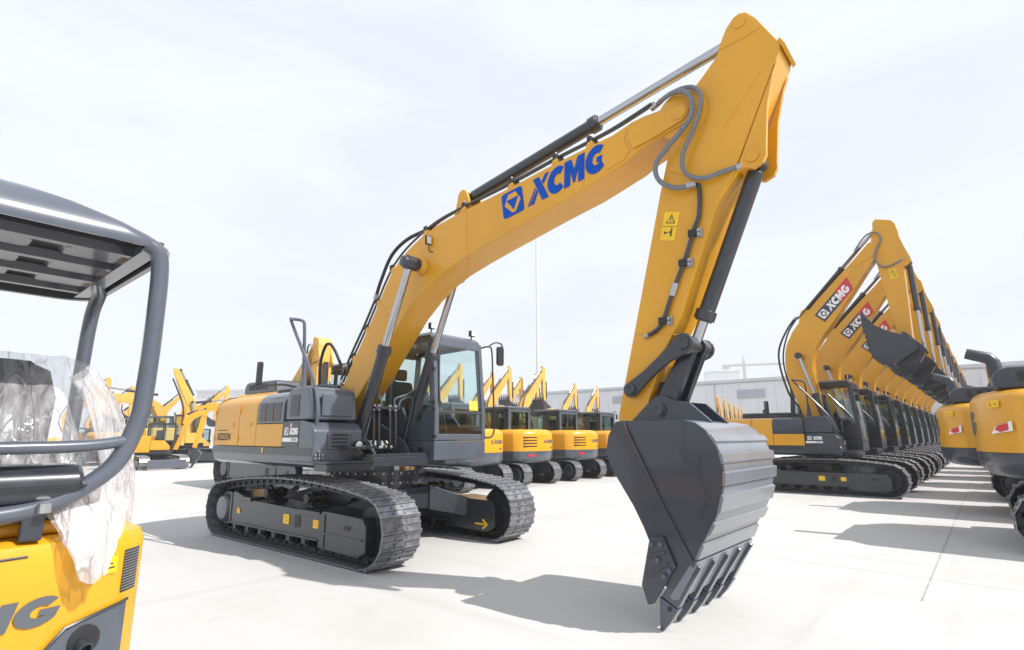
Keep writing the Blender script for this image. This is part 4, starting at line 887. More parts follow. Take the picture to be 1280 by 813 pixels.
# ------------------------------------------------------------------ machines seen from behind at the right edge
TG = 'excavators backing onto the lane at the right'
def tail_machine(loc, ux=0, front='low', marks=False):
    t = empty('excavator', loc, 0, 'nearest excavator at the right edge, its rounded yellow tail with red reflector', 'excavator', TG)
    build_undercarriage(t, detail=1, n=44, xr=-1.9, xfr=1.7, rf=.44, rr=.44, hump=.08, marks=False, off=(ux, 0))
    hw = 1.36
    cw = counterweight(t, -2.62, hw, -1.9, .98, 2.26, 1.35, 'yellow', 'hood', .2, .26, .34)
    for x0, x1 in ((-1.894, -1.0), (-.99, .5)):
        MB().xprism([(-hw, 1.425), (-hw, 2.08), (-hw+.06, 2.20), (-hw+.2, 2.255), (hw-.2, 2.255), (hw-.06, 2.20), (hw, 2.08), (hw, 1.425)], x0, x1).build('engine_cover', 'yellow', t, .012)
    MB().box(-1.85, .8, -1.30, 1.30, 1.02, 1.42).build('revolving_frame', 'hood', t, .03)
    MB().prism([(.51, 1.43), (.51, 2.1), (.9, 2.1), (1.1, 1.8), (1.1, 1.43)], -hw, -.6).build('tool_box', 'hood', t, .03)
    h = MB().prism([(-2.28, 2.262), (-2.30, 2.44), (-2.24, 2.56), (-2.1, 2.60), (-.6, 2.58), (-.5, 2.262)], -1.0, .9).build('engine_hood', 'hood', t, .05, seg=3)
    lv = MB()
    for k in range(6): lv.box(-2.0+k*.17, -1.91+k*.17, -1.012, -1.0, 2.38, 2.52)
    lv.build('hood_louvre', 'black', h)
    if front == 'low': MB().tube([(-2.22, -.45, 2.5), (-2.24, -.45, 2.74), (-2.28, -.45, 2.80), (-2.55, -.45, 2.90)], [.11, .095, .095, .085], 14).build('exhaust_pipe', 'hood', t)
    if front == 'low': MB().tube(crv([(-1.6, -.4, 2.56), (-1.52, -.42, 2.68), (-1.3, -.42, 2.72), (-1.0, -.42, 2.62)], 4), .08, 10).build('air_intake', 'hood', t)
    # badge on the tail, reflector and small yellow sticker on the corner
    xs = lambda y: -2.62 + .34*abs(y/hw)**2 + .13*abs(y/hw)**10
    curved('lettering', LOGO, 'gprint', cw, xs, 1.02, 1.60, 1.62/LOGOW, .36, -1, -.002)
    def on(y, z): return Vector((xs(y), y, z))
    a, b = on(-1.10, 1.62), on(-1.33, 1.62); u = (b-a).normalized()
    decal('reflector_plate', [[(0,0),(.08,.10),(.36,.18),(.36,.04)]], 'white', cw, a - Vector((.012, 0, 0)), u, (0, 0, 1), 1, 1, .006)
    decal('reflector', [[(.07,.06),(.12,.11),(.30,.155),(.30,.055),(.16,.025)]], 'red', cw, a - Vector((.012, 0, 0)), u, (0, 0, 1), 1, 1, .006, .008)
    sticker(cw, a - Vector((.012, 0, -.38)), u, (0, 0, 1), .2, .1, 'warn', 'tri')
    XF[0] = Matrix.Translation((-.2, 0, -.16)); build_cab(t, .40, 1.5, mg='dgrey', hero=False); XF[0] = None
    if front == 'low':
        b = plate_prism(t, 'boom', BT + BB, .235, 'yellow'); plate_prism(t, 'arm', AP, .2, 'yellow')
        hyd(t, (2.29, 0, 4.98), (6.25, 0, 5.60), .083, .056, .56, 'arm_cylinder'); hyd(t, (6.25, 0, 4.165), (5.49, 0, 2.455), .078, .052, .86, 'bucket_cylinder', 1.3)
        build_bucket(t, hero=False)
    elif front:
        XF[0] = Matrix.Translation((-1.35, 0, 0)) @ Matrix.Diagonal((.5, 1, .47, 1)); row_front(t, 'fyellow'); build_bucket(t, sim((5.19, 1.84), (2.45, 3.70), 213, .97), hero=False, hw=.62); XF[0] = None
    return t
TM = tail_machine((2.42, 11.9, 0)); index_kids()
tag(tail_machine((1.74, 15.95, 0), .95), 'second tail back at the right edge, half hidden by the nearest tail')
for k in range(2, 7): dup(TM, (2.2 + .3*(k % 2), 11.9 + 4.05*k, 0), 0, 'excavator hidden behind the two tails at right, showing only its shadow on the lane', TG)
# ------------------------------------------------------------------ midi excavators in the middle distance
MG_ = 'midi excavators parked tail-first behind the large excavator'
def midi(loc):
    t = empty('midi_excavator', loc, math.pi, 'leftmost midi excavator, mostly behind the large cab, round yellow tail', 'excavator', MG_)
    build_undercarriage(t, detail=0, n=44, xr=-1.1, xfr=1.1, rf=.36, rr=.36, hump=.03, g=1.62, w=.42, marks=False)
    hw = 1.02
    def ring(z, i, f=1.25): return [(x, y, z) for x, y in tail_ring(-1.45, hw, .35, i, 12, .32)]
    c = MB(); c.loft([ring(1.10, 0), ring(1.62, 0), ring(1.70, .02), ring(1.77, .07), ring(1.80, .15)]); cw = c.build('counterweight', 'yellow', t)
    c = MB(); c.loft([ring(.72, .16), ring(.77, .05), ring(.85, 0), ring(1.098, 0)]); c.build('lower_counterweight', 'grey', cw)
    xs = lambda y: -1.45 + .32*abs(y/hw)**2 + .13*abs(y/hw)**10
    for k in range(4):
        y0, y1 = .30, .80; m = MB(); z = 1.24 + k*.095
        m.loft([[(xs(y)-.006, y, z), (xs(y)-.006, y, z+.035), (xs(y)+.01, y, z+.035), (xs(y)+.01, y, z)] for y in (.32, .45, .6, .72, .80)]); m.build('tail_louvre', 'black', cw)
    curved('lettering', LOGO, 'gprint', cw, xs, -.16, 1.36, .50/LOGOW, .11, -1, -.002)
    emblem(cw, (xs(-.05)-.004, -.02, 1.36), (.05, -1, 0), (0, 0, 1), .11, 'gprint', 'yellow')
    MB().box(xs(-.5)-.006, xs(-.5)+.02, -.55, -.46, 1.18, 1.23).build('tow_slot', 'black', cw)
    MB().loft([[(xs(y)-.012, y, z) for z in (.93, 1.0)] + [(xs(y)+.02, y, z) for z in (1.0, .93)] for y in (.42, .5, .58, .66)]).build('tail_reflector', 'red', cw)
    # cab
    x0, x1, y0, y1, z0, z1 = -.62, 1.0, -.34, .86, 1.50, 2.58
    f = MB()
    for x in (x0, x1-.16):
        for y in (y0, y1-.10): f.box(x, x+.16, y, y+.10, z0, z1-.09)
    for y in (y0, y1-.06): f.box(x0+.50, x0+.80, y, y+.06, z0, z1-.09); f.box(x0, x1, y, y+.06, z0, z0+.24); f.box(x0, x1, y, y+.06, z1-.2, z1-.09)
    f.box(x0, x1, y0, y1, .95, z0+.1)
    cb = f.build('cab', 'dgrey', t, .02); rf_ = MB(); rf_.xprism(rrect(y0+.002, y1-.002, z0+.1, z1-.1, .03), x0-.012, x0-.002) if False else rf_.box(x0-.014, x0-.001, y0+.01, y0+.13, z0+.1, z1-.1).box(x0-.014, x0-.001, y1-.15, y1-.01, z0+.1, z1-.1).box(x0-.014, x0-.001, y0+.131, y1-.151, z1-.19, z1-.1).box(x0-.014, x0-.001, y0+.131, y1-.151, z0+.1, z0+.30); rf_.build('sunlit_rear_frame', 'grey', cb, .006);  # one grey cab: shade painted into the dark sides, sun into the rear
    MB().loft([[(x0+i, y0+i, z), (x1-i, y0+i, z), (x1-i, y1-i, z), (x0+i, y1-i, z)] for z, i in ((z1-.088, 0), (z1-.03, 0), (z1, .04))]).build('cab_roof', 'grey', cb, .015)
    MB().box(x0+.006, x0+.022, y0+.02, y1-.02, z0+.1, z0+.26).build('sunlit_rear_panel', 'grey', cb)
    for n_, b in (('rear_window', (x0+.03, x0+.04, y0+.08, y1-.08, z0+.12, z1-.1)), ('front_window', (x1-.05, x1-.04, y0+.08, y1-.08, z0+.1, z1-.1)), ('side_window', (x0+.08, x1-.08, y0+.03, y0+.04, z0+.1, z1-.1)), ('side_window', (x0+.08, x1-.08, y1-.04, y1-.03, z0+.1, z1-.1))):
        MB().box(*b).build(n_, 'dglass', cb)
    s = MB(); s.box(.0, .45, .2, .68, 1.3, 1.75); s.box(-.1, .02, .2, .68, 1.7, 2.2); s.build('operator_seat', 'seat', cb, .04)
    MB().tube(crv([(x0+.05, y0+.02, z1+.0), (x0-.04, y0-.06, z1+.05), (x0-.02, y0-.06, z1-.12)], 3), .014, 6).build('mirror_arm', 'black', cb)
    MB().box(x0-.06, x0-.03, y0-.16, y0-.04, z1-.3, z1-.08).build('mirror', 'black', cb, .01)
    MB().lathe((.2, .3, z1), (0, 0, 1), [(0, .2), (.03, .2), (.06, .1)], 14).build('roof_beacon', 'fyellow', cb)
    MB().box(.30, 1.15, -hw+.02, -.1, .98, 1.55).build('engine_cover', 'yellow', t, .03)
    bm = plate_prism(t, 'boom', [(1.0,1.1),(1.25,1.75),(1.8,2.25),(2.6,2.4),(2.65,2.25),(2.0,2.05),(1.5,1.6),(1.25,1.05)], .13, 'yellow', .01)
    plate_prism(t, 'arm', [(2.45,2.5),(2.7,2.45),(2.75,1.3),(2.6,1.25)], .10, 'yellow', .01)
    plate_prism(t, 'bucket', [(2.5,1.5),(2.8,1.5),(2.9,1.1),(2.5,.75),(2.2,.85),(2.15,1.2)], .35, 'dgrey', .01)
    bl = MB(); bl.box(1.55, 1.63, -1.0, 1.0, .05, .45); bl.build('dozer_blade', 'dgrey', t, .01)
    return t
MD = midi((-12.75, 12.15, 0)); index_kids()
dup(MD, (-12.75, 14.72, 0), math.pi + .01, 'midi excavator just right of the large cab, red reflector on its grey band', MG_)
dup(MD, (-12.72, 17.62, 0), math.pi - .01, 'midi excavator seen just left of the large bucket, yellow tail with louvres', MG_)
dup(MD, (-12.75, 20.5, 0), math.pi, 'rightmost midi excavator, partly hidden by the large bucket', MG_)
# the bigger machine straight behind the first excavator
B = tail_machine((-16.3, 9.55, 0), -.2, 'short'); B.scale = (1.3, 1.3, 1.3)
tag(B, 'big excavator directly behind the large one, its dark louvred hood showing above the yellow body')
if 'group' in B: del B['group']

# ------------------------------------------------------------------ mini excavator with canopy, near left
from mathutils import noise
MN = empty('mini_excavator', (-3.4, -.1, 0), 0, 'mini excavator with an open grey canopy at the left edge, close to the camera', 'mini excavator')
def c_(X, Y, z): return (X+3.4, Y+.1, z)
XF[0] = Matrix.Translation((-.75, 0, 0)); build_undercarriage(MN, detail=1, n=44, xr=-.78, xfr=.78, rf=.27, rr=.27, hump=.02, g=1.25, w=.32, marks=False); XF[0] = None
def mtail(i):
    P = [(.27, -.88+i)]
    for k in range(-16, 17):
        y = .88*math.sin(math.pi/2*k/16); P.append((mx_(y)-i, y*(1-i/.88)))
    return P + [(.27, .88-i)]
def mring(z, i): return [(x, y, z) for x, y in mtail(i)]
# tail surface: x decreasing away from the camera side; local x = 1.02 is the rearmost point
def mx_(y): return 1.02 - (.13*abs(y/.88)**2 + .10*abs(y/.88)**10)
c = MB(); c.loft([mring(.42, .05), mring(.46, 0), mring(1.10, 0), mring(1.20, .0), mring(1.235, .012), mring(1.25, .04)])
cw = c.build('counterweight', 'yellow', MN, 0)
MB().loft([[(x, y, z) for x, y in [(1.02-.16-.3*0-p, q) for p, q in ((.0,-.55),(.0,.62),(.5,.62),(.5,-.55))]] for z in (1.252, 1.30)]).build('engine_cover', 'yellow', MN, .02, seg=3)
MB().box(.45, .84, -.6, .6, 1.302, 1.335).build('cover_seal', 'grey', MN, .006)
def cwp(y, z, o=.0): return (mx_(y)+o, y, z)
def cdir(y): return Vector((mx_(y+.03)-mx_(y-.03), .06, 0)).normalized()
curved('lettering', LOGO, 'gprint', cw, mx_, .145, .985, .475/LOGOW, .085, 1, .002)
sticker(cw, (mx_(.70)+.006, .695, 1.10), (Vector((mx_(.785)-mx_(.70), .085, 0))), (0, 0, 1), .085, .058, 'warn', 'tri', 'warning_sticker')
MB().tube([(mx_(y)+.001, y, 1.205) for y in [-.5+.05*k for k in range(21)]], .004, 5).build('panel_gap', 'dgrey', cw)
# grille in the tail corner
gm = MB(); gm.loft([[(mx_(y)+.003, y, z) for z in (1.02, 1.17)] + [(mx_(y)-.02, y, z) for z in (1.17, 1.02)] for y in (.800, .82, .84, .862)]); gr = gm.build('tail_grille', 'dgrey', cw)
wm = MB()
for k in range(14):
    z = 1.03 + .01*k; wm.tube([(mx_(y)+.006, y, z) for y in (.80, .82, .84, .862)], .002, 4)
w_ = wm.build('grille_wires', 'steel', gr); w_['kind'] = 'stuff'
lp = MB(); lp.loft([[(mx_(y)+.012, y, z0) for z0 in (.5, zt)] + [(mx_(y)-.02, y, z0) for z0 in (zt, .5)] for y, zt in ((.53, .84), (.58, .90), (.63, .955), (.66, .965), (.72, .975), (.80, .985), (.83, .99))])
lpo = lp.build('lower_rear_panel', 'grey', cw, .006)
MB().lathe((mx_(.69)+.008, .69, .90), (1, .3, 0), [(0, .05), (.010, .05), (.012, .042), (.011, .0)], 20).build('exhaust_outlet', 'black', lpo); MB().lathe((mx_(.685)+.018, .685, .885), (1, .3, -.3), [(0, .026), (.03, .026), (.03, .018), (.01, .018), (.01, 0)], 14).build('tail_pipe', 'dgrey', lpo)
MB().tube([(mx_(y)+.014, y, z) for y, z in ((.53, .842), (.58, .902), (.63, .957), (.72, .977), (.80, .987), (.83, .992))], .006, 6).build('panel_seal', 'dgrey', lpo)
MB().box(.5, .62, .60, .66, 1.252, 1.275).build('rubber_stop', 'black', MN, .005)
MB().box(-1.2, .3, -.8, .8, .62, 1.0).build('platform', 'yellow', MN, .03); MB().box(-1.25, .25, -.82, .82, 1.002, 1.03).build('floor_plate', 'dgrey', MN, .006)
for s in (-1, 1): MB().box(-.3, .3, s*.62-.16, s*.62+.16, 1.032, 1.22).build('side_console', 'grey', MN, .03)
# canopy frame
X0 = -2.45
hp = [(.615, 2.34), (.665, 2.28), (.675, 2.0), (.672, 1.74), (.662, 1.64), (.615, 1.50), (.53, 1.415), (.43, 1.36), (.30, 1.335), (.05, 1.33)]
HP = [c_(X0, y, z) for y, z in hp] + [c_(X0, -.2-y, z) for y, z in reversed(hp)]
cf = MB().tube(crv(HP, 6), .0315, 14).build('canopy_hoop', 'grey', MN)
MB().tube(crv([c_(X0-.0, .645, 1.575), c_(X0+.03, .5, 1.555), c_(X0+.05, .2, 1.55), c_(X0+.06, -.1, 1.55), c_(X0+.05, -.4, 1.55), c_(X0+.03, -.7, 1.555), c_(X0, -.85, 1.575)], 5), .021, 12).build('canopy_cross_bar', 'grey', cf)
for y in (.40, -.6): MB().box(X0+3.4-.02, X0+3.4+.02, y+.1-.03, y+.1+.03, 1.25, 1.345).build('hoop_foot', 'dgrey', cf, .006)
for y in (.69, -.89): MB().tube(crv([c_(-3.30, y*.93, 2.36), c_(-3.48, y, 2.33), c_(-3.58, y, 2.22), c_(-3.62, y, 1.9), c_(-3.66, y, 1.03)], 6), .033, 12).build('canopy_front_post', 'grey', MN)
def rring(z, i): return [(x, y, z) for x, y in rrect(-.36+i, .98-i, -.825+i, .825-i, max(.16-i*.2, .05), 5)]
def rr2(z, ix, iy): return [(x, y, z) for x, y in rrect(-.36+ix, .985-ix, -.825+iy, .825-iy, max(.16-ix*.4, .06), 5)]
rf = MB(); rr_ = [rr2(2.325, .02, .02), rr2(2.322, 0, 0), rr2(2.345, -.004, .0), rr2(2.375, 0, .045), rr2(2.41, .012, .14), rr2(2.44, .03, .26), rr2(2.46, .06, .36), rr2(2.475, .13, .50), rr2(2.482, .25, .65)]
rf.loft(rr_, False); n_ = len(rr_[0]); rf.f.append(tuple(range(8*n_, 9*n_)))
ro = rf.build('canopy_roof', 'grey', MN, 0, smooth=60)
n_ = len(rring(2, .1)); li = MB(); li.loft([rring(2.324, .022), rring(2.36, .03), rring(2.372, .06)], False); li.f.append(tuple(range(2*n_, 3*n_))); li.build('roof_liner', 'black', ro)
for x in (-.18, .12, .42, .72): MB().prism([(x-.03, 2.372), (x-.02, 2.335), (x+.02, 2.335), (x+.03, 2.372)], -.77, .77).build('roof_rib', 'dgrey', ro)
for x in (-.03, .27, .57):
    for y in (-.62, -.31, 0, .31, .62): MB().loft([[(a, b, z) for a, b in rrect(x-.09+i, x+.09-i, y-.12+i, y+.12-i, .03, 3)] for z, i in ((2.373, 0), (2.352, .02))]).build('roof_pressing', 'dgrey', ro)
for y in (-.75, .75): MB().prism([(-.30, 2.37), (-.30, 2.33), (.92, 2.33), (.92, 2.37)], y-.03, y+.03).build('roof_side_rail', 'grey', ro)
# cover box behind the seat, seat
b = MB(); b.prism([(.70, 1.365), (.70, 1.46), (.76, 1.492), (.94, 1.49), (.985, 1.46), (.99, 1.43), (.97, 1.368)], -.55, .62); bx = b.build('rear_cover_box', 'dgrey', MN, .02, seg=3)
MB().box(.69, .996, -.56, .626, 1.418, 1.424).build('box_seam', 'black', bx); MB().cyl((.99, .52, 1.34), (.99, .52, 1.37), .02, 8).build('box_bolt', 'steel', bx)
MB().box(.60, .92, -.55, .55, 1.336, 1.364).build('box_base', 'grey', MN, .008)
s_ = MB(); s_.loft([[(x, y, z) for x, y in rrect(a0, a1, -.30+i, .60-i, .06, 4)] for z, a0, a1, i in ((1.36, .16, .36, .02), (1.5, .18, .42, 0), (1.75, .24, .46, 0), (1.86, .27, .45, .03), (1.90, .32, .40, .1))])
se = s_.build('seat_back', 'seat', MN, 0, smooth=60); MB().loft([[(x, y, z) for x, y in rrect(-.38+i, .26-i, -.26+i, .56-i, .08, 4)] for z, i in ((1.22, .02), (1.3, 0), (1.38, .02))]).build('seat_cushion', 'seat', MN)
MB().box(-.25, .2, -.2, .5, 1.03, 1.22).build('seat_base', 'dgrey', MN, .02)
for y in (-.42, .62): MB().cyl((-.35, y, 1.2), (-.42, y, 1.55), .015, 8).build('control_lever', 'black', MN)
# simple front end, outside the photograph
plate_prism(MN, 'boom', [(-1.3,.75),(-1.5,1.5),(-2.1,2.2),(-2.8,2.3),(-2.8,2.15),(-2.2,2.0),(-1.7,1.4),(-1.5,.7)], .09, 'yellow', .01)
plate_prism(MN, 'arm', [(-2.6,2.4),(-2.85,2.35),(-3.0,.8),(-2.85,.78)], .07, 'yellow', .01)
plate_prism(MN, 'bucket', [(-2.75,.85),(-3.05,.85),(-3.1,.4),(-2.8,.1),(-2.5,.2),(-2.5,.6)], .22, 'dgrey', .01)
MB().box(-1.95, -1.9, -.75, .75, .04, .34).build('dozer_blade', 'dgrey', MN, .008)
# plastic film draped over the seat and hanging down the tail
def film(name, top, bot, nu, nv, mid=None, amp=.014, seed=0, dirn=Vector((1, .3, 0))):
    """surface between two polylines, crumpled"""
    T = crv(top, 8); Bt = crv(bot, 8); mb = MB(); V = []
    def at(P, u): u *= len(P)-1; i = min(int(u), len(P)-2); return P[i].lerp(P[i+1], u-i)
    Md = crv(mid, 8) if mid else None
    for j in range(nv+1):
        v = j/nv
        for i in range(nu+1):
            u = i/nu; a, b = at(T, u), at(Bt, u)
            p = ((1-v)**2)*a + 2*v*(1-v)*at(Md, u) + v*v*b if Md else a.lerp(b, v)
            q = Vector((p.x*5+seed, p.y*7, p.z*7)); r = 0
            f = 1.
            for k in range(4):
                r += (1-abs(noise.noise(q*f*1.3))*2.2)/f; f *= 2.1
            st = noise.noise(Vector((u*22+v*5+seed, v*2.5, 1.7)))*1.1 + noise.noise(Vector((u*55+v*9+seed, v*3, 4.7)))*.5
            p = p + dirn.normalized()*(r*amp*.3 + st*amp*.75) + Vector((0, 0, 1))*noise.noise(q*2)*amp*.8
            V.append(p)
    F = [(j*(nu+1)+i, j*(nu+1)+i+1, (j+1)*(nu+1)+i+1, (j+1)*(nu+1)+i) for j in range(nv) for i in range(nu)]
    mb.add(V, F); return mb
FX = empty('plastic_sheet', (-3.4, -.1, 0), 0, 'crumpled clear plastic sheet draped over the seat of the mini excavator', 'plastic sheet')
XF[0] = None
film('s', [(.36, -.5, 1.915), (.38, -.1, 1.93), (.40, .3, 1.93), (.40, .60, 1.925), (.36, .70, 1.91)], [(.66, -.5, 1.42), (.68, 0, 1.40), (.72, .45, 1.38), (.78, .72, 1.34), (.66, .86, 1.26)], 70, 60, [(.52, -.5, 1.82), (.54, 0, 1.80), (.56, .45, 1.76), (.56, .78, 1.70), (.44, .93, 1.62)], .013, 0).build('sheet', 'film', FX, smooth=180)
film('s', [(.36, .70, 1.91), (.20, .72, 1.9), (.0, .70, 1.88)], [(.66, .86, 1.24), (.3, .9, 1.15), (.0, .88, 1.1)], 40, 50, [(.44, .93, 1.62), (.24, .98, 1.55), (.0, .95, 1.5)], .016, 3, Vector((.2, 1, 0))).build('sheet_side', 'film2', FX, smooth=180)
film('s', [(.78, .52, 1.40), (.80, .64, 1.38), (.72, .78, 1.34)], [(1.02, .635, 1.115), (1.03, .67, 1.10), (1.02, .71, 1.12)], 40, 50, [(1.06, .55, 1.33), (1.10, .65, 1.32), (1.04, .75, 1.30)], .012, 7).build('sheet_tail', 'film2', FX, smooth=180)
film('s', [(.72, .50, 1.42), (.76, .66, 1.40), (.60, .86, 1.36)], [(.99, .65, 1.125), (.98, .69, 1.115), (.96, .72, 1.13)], 30, 40, [(1.02, .54, 1.31), (1.05, .66, 1.30), (.95, .78, 1.27)], .012, 11).build('sheet_tail', 'film2', FX, smooth=180)

# ------------------------------------------------------------------ far machines
def lite(loc, rz, boomp, armp, label, group=None, my='fyellow', sc=1, cab=True, bk=None, blade=False, cabm='grey'):
    t = empty('excavator', loc, rz, label, 'excavator', group, sc)
    build_undercarriage(t, detail=0, n=40, hump=.05, marks=False, xr=-1.9, xfr=1.7)
    counterweight(t, -2.7, 1.36, -2.0, 1.05, 2.2, 1.35, my, 'grey')
    MB().box(-1.99, -.2, -1.36, 1.36, 1.10, 2.2).build('engine_cover', my, t, .05)
    MB().box(-1.9, .9, -1.2, 1.2, 1.0, 1.25).build('revolving_frame', 'dgrey', t, .02); MB().prism([(-.19, 1.26), (-.19, 1.9), (.5, 1.9), (.9, 1.5), (.9, 1.26)], -1.36, -.5).build('tool_box', my, t, .03)
    if cab:
        f = MB(); x0, x1, y0, y1 = -.7, 1.1, .42, 1.45; f.box(x0, x1, y0, y1, 1.26, 1.9); f.box(x0, x1-.1, y0, y1, 2.98, 3.1)
        for x in (x0, .2, x1-.16):
            for y in (y0, y1-.08): f.box(x, x+.1, y, y+.08, 1.9, 2.98)
        cb = f.build('cab', cabm, t, .02)
        for b in ((x1-.1, x1-.09, y0+.08, y1-.08), (x0+.02, x0+.03, y0+.08, y1-.08), (x0+.1, x1-.16, y0+.02, y0+.03), (x0+.1, x1-.16, y1-.03, y1-.02)): MB().box(*b, 1.9, 2.98).build('window', 'glass', cb)
        MB().box(-.2, .3, .7, 1.2, 1.9, 2.6).build('operator_seat', 'seat', cb, .05)
    plate_prism(t, 'boom', boomp, .17, my, .01); plate_prism(t, 'arm', armp, .13, my, .01)
    if blade: MB().box(2.5, 2.58, -1.15, 1.15, .08, .66).build('dozer_blade', 'grey', t, .02, Matrix.Identity(4))
    return t
def lite_row(loc, rz, label, group, sc=1):
    t = lite(loc, rz, RB_T + RB_B, [(2.2+(x-2.2)*.72, z) for x, z in RA], label, group, sc=sc)
    hyd(t, (2.62, 0, 6.48), (2.68, 0, 3.92), .075, .05, .55, 'bucket_cylinder'); hyd(t, (-.20, 0, 5.45), (2.05, 0, 7.82), .08, .054, .52, 'arm_cylinder')
    for s_ in (-1, 1): hyd(t, (.28, s_*.4, 1.42), (-.42, s_*.4, 4.02), .085, .052, .55, 'boom_cylinder')
    hose(t, [(-.45, -.15, 2.3), (-.95, -.18, 3.2), (-1.06, -.18, 3.9), (-.72, -.18, 4.95), (-.2, -.18, 5.6), (.8, -.18, 6.55), (1.5, -.18, 7.3)], .04, fit=False)
    build_bucket(t, sim((5.19, 1.84), (2.45, 3.70), 213, .97), hero=False, hw=.62)
    return t
FG = 'raised booms of the far rows'
LR = lite_row((-33.2, 36.0, 0), math.pi/2, 'far excavator with the tallest raised boom above the midi cabs, left of the lamp post', FG); index_kids()
for x, y, l in ((-39.7, 40.5, 'far excavator whose raised boom shows just right of the large cab mirror'), (-40.5, 46, 'far excavator with a short-looking boom between the tallest boom and the lamp post'), (-37.2, 44.6, 'far excavator whose slanting boom touches the left of the lamp post'),
                (-33.0, 40.2, 'far excavator with its arm upright just right of the lamp post'), (-40.2, 56, 'far excavator with raised boom above the middle midi cab, in front of the white shed'), (-40.6, 61.7, 'far excavator with raised boom nearest the large bucket, in front of the white shed'),
                (-46.4, 38.8, 'far excavator seen through the left of the large cab windscreen'), (-37.2, 33.6, 'far excavator seen through the right of the large cab windscreen'),
                (-1.6, 58.5, 'far excavator with its raised boom between the right-hand row and the nearest tails')):
    dup(LR, (x+2.2, y-2.2, 0), math.pi/2, l, FG)
SG = 'small excavators beyond the large bucket'
names = ['closest to the bucket', 'second from the bucket', 'third from the bucket', 'fourth from the bucket', 'fifth from the bucket', 'closest to the dark hood']
for k in range(6): dup(LR, (-12.4 - .9*k, 34.2 + 3.6*k, 0), -math.pi/2 + .2, 'small far excavator with a tilted boom beyond the large bucket, ' + names[k], SG).scale = (.5, .5, .5)
# left background
LG = 'excavators parked in the left background'
TALL_B = [(-.4,1.8),(-.75,3.4),(-.5,4.3),(.1,5.9),(.35,6.35),(.6,6.3),(.55,5.9),(.25,4.6),(.2,3.6),(.3,1.8)]; TALL_A = [(.1,6.2),(.3,6.6),(.7,6.5),(1.6,4.1),(1.35,4.0)]
FOLD_B = [(-.4,1.9),(-.5,3.2),(-.1,3.9),(.7,4.4),(3.6,4.65),(3.9,4.5),(3.7,4.25),(1.0,3.8),(.35,3.2),(.2,1.9)]; FOLD_A = [(3.2,4.9),(3.9,5.0),(4.05,4.7),(3.6,2.2),(3.3,2.2)]
ARC_B = [(.9,1.3),(1.1,2.3),(1.4,3.1),(1.8,3.7),(2.3,4.0),(2.8,3.95),(2.95,3.6),(2.5,3.65),(2.1,3.4),(1.75,2.8),(1.5,2.0),(1.3,1.25)]; ARC_A = [(2.6,4.0),(2.95,3.9),(2.75,2.5),(2.4,1.2),(2.15,1.25),(2.4,2.6)]
LEAN_B = [(-.3,1.8),(-.2,3.0),(-.15,3.7),(-1.0,5.5),(-1.15,5.9),(-1.05,6.05),(-.85,6.0),(-.7,5.7),(.25,4.05),(.38,3.6),(.4,2.8),(.35,1.8)]; LEAN_A = [(-1.2,6.05),(-.9,6.1),(.15,3.4),(-.2,1.5),(-.45,1.5),(-.2,3.3)]
XF[0] = Matrix.Rotation(1.15, 4, 'Z')
m = lite((-31.8, 9.55, 0), 0, ARC_B, ARC_A, 'small excavator with an arched boom and a grey dozer blade, left of the large excavator', LG, 'yellow', .72, True, None, True, 'blackgloss')
build_bucket(m, sim((5.19, 1.84), (2.25, 1.32), -5, .72), hero=False, hw=.6)
hyd(m, (.95, -.3, 1.3), (1.45, -.3, 3.0), .1, .06, .6, 'boom_cylinder'); hyd(m, (1.7, 0, 3.75), (2.75, 0, 4.15), .09, .05, .6, 'arm_cylinder')
XF[0] = None
m = lite((-37.2, 12.7, 0), 1.35, LEAN_B, LEAN_A, 'excavator with a tall leaning boom in the left background', LG, sc=.93); hyd(m, (.5, -.3, 1.6), (.1, -.3, 3.9), .1, .06, .6, 'boom_cylinder'); hyd(m, (.1, 0, 4.4), (-.75, 0, 6.0), .1, .06, .6, 'arm_cylinder'); hose(m, [(-.35, -.2, 2.2), (-.4, -.2, 3.6), (-1.15, -.2, 5.4)], .05, fit=False); build_bucket(m, sim((5.19, 1.84), (-.3, 1.6), 0, .8), hero=False, hw=.6)
m = lite((-39.5, 11.8, 0), -1.75, FOLD_B, FOLD_A, 'excavator with a level folded boom and grey cab, behind the near canopy post', LG, sc=.9); hyd(m, (.3, 0, 4.6), (3.3, 0, 5.0), .1, .06, .6, 'arm_cylinder'); hyd(m, (.6, -.3, 1.6), (.9, -.3, 4.0), .1, .06, .6, 'boom_cylinder'); build_bucket(m, sim((5.19, 1.84), (3.45, 2.3), 0, .8), hero=False, hw=.6)
m = lite((-44, 14.6, 0), 1.2, FOLD_B, FOLD_A, 'excavator with a level boom reaching right, beside the leaning boom', LG, 'yellow', sc=.85); hyd(m, (.3, 0, 4.6), (3.3, 0, 5.0), .1, .06, .6, 'arm_cylinder'); hyd(m, (.6, -.3, 1.6), (.9, -.3, 4.0), .1, .06, .6, 'boom_cylinder'); build_bucket(m, sim((5.19, 1.84), (3.45, 2.3), 0, .8), hero=False, hw=.6)
index_kids()
for x, y, r_, l in ((-43.9, 8.4, 1.3, 'excavator with raised boom farthest left, showing past the plastic sheet'), (-50.5, 15.2, 1.3, 'excavator with raised boom just right of the near canopy post'), (-44.4, 16.1, 1.3, 'excavator with raised boom showing just above the tail of the large excavator'), (-56, 14.2, 1.3, 'farthest excavator of the left background, between the canopy post and leaning boom'), (-50, 11.4, 1.5, 'excavator with raised boom just left of the near canopy post'), (-53, 18.6, 1.2, 'excavator with raised boom just right of the leaning boom'), (-60, 13.0, 1.4, 'most distant excavator seen just above the plastic sheet edge')):
    dup(LR, (x, y, 0), r_, l, LG).scale = (.68, .68, .68)

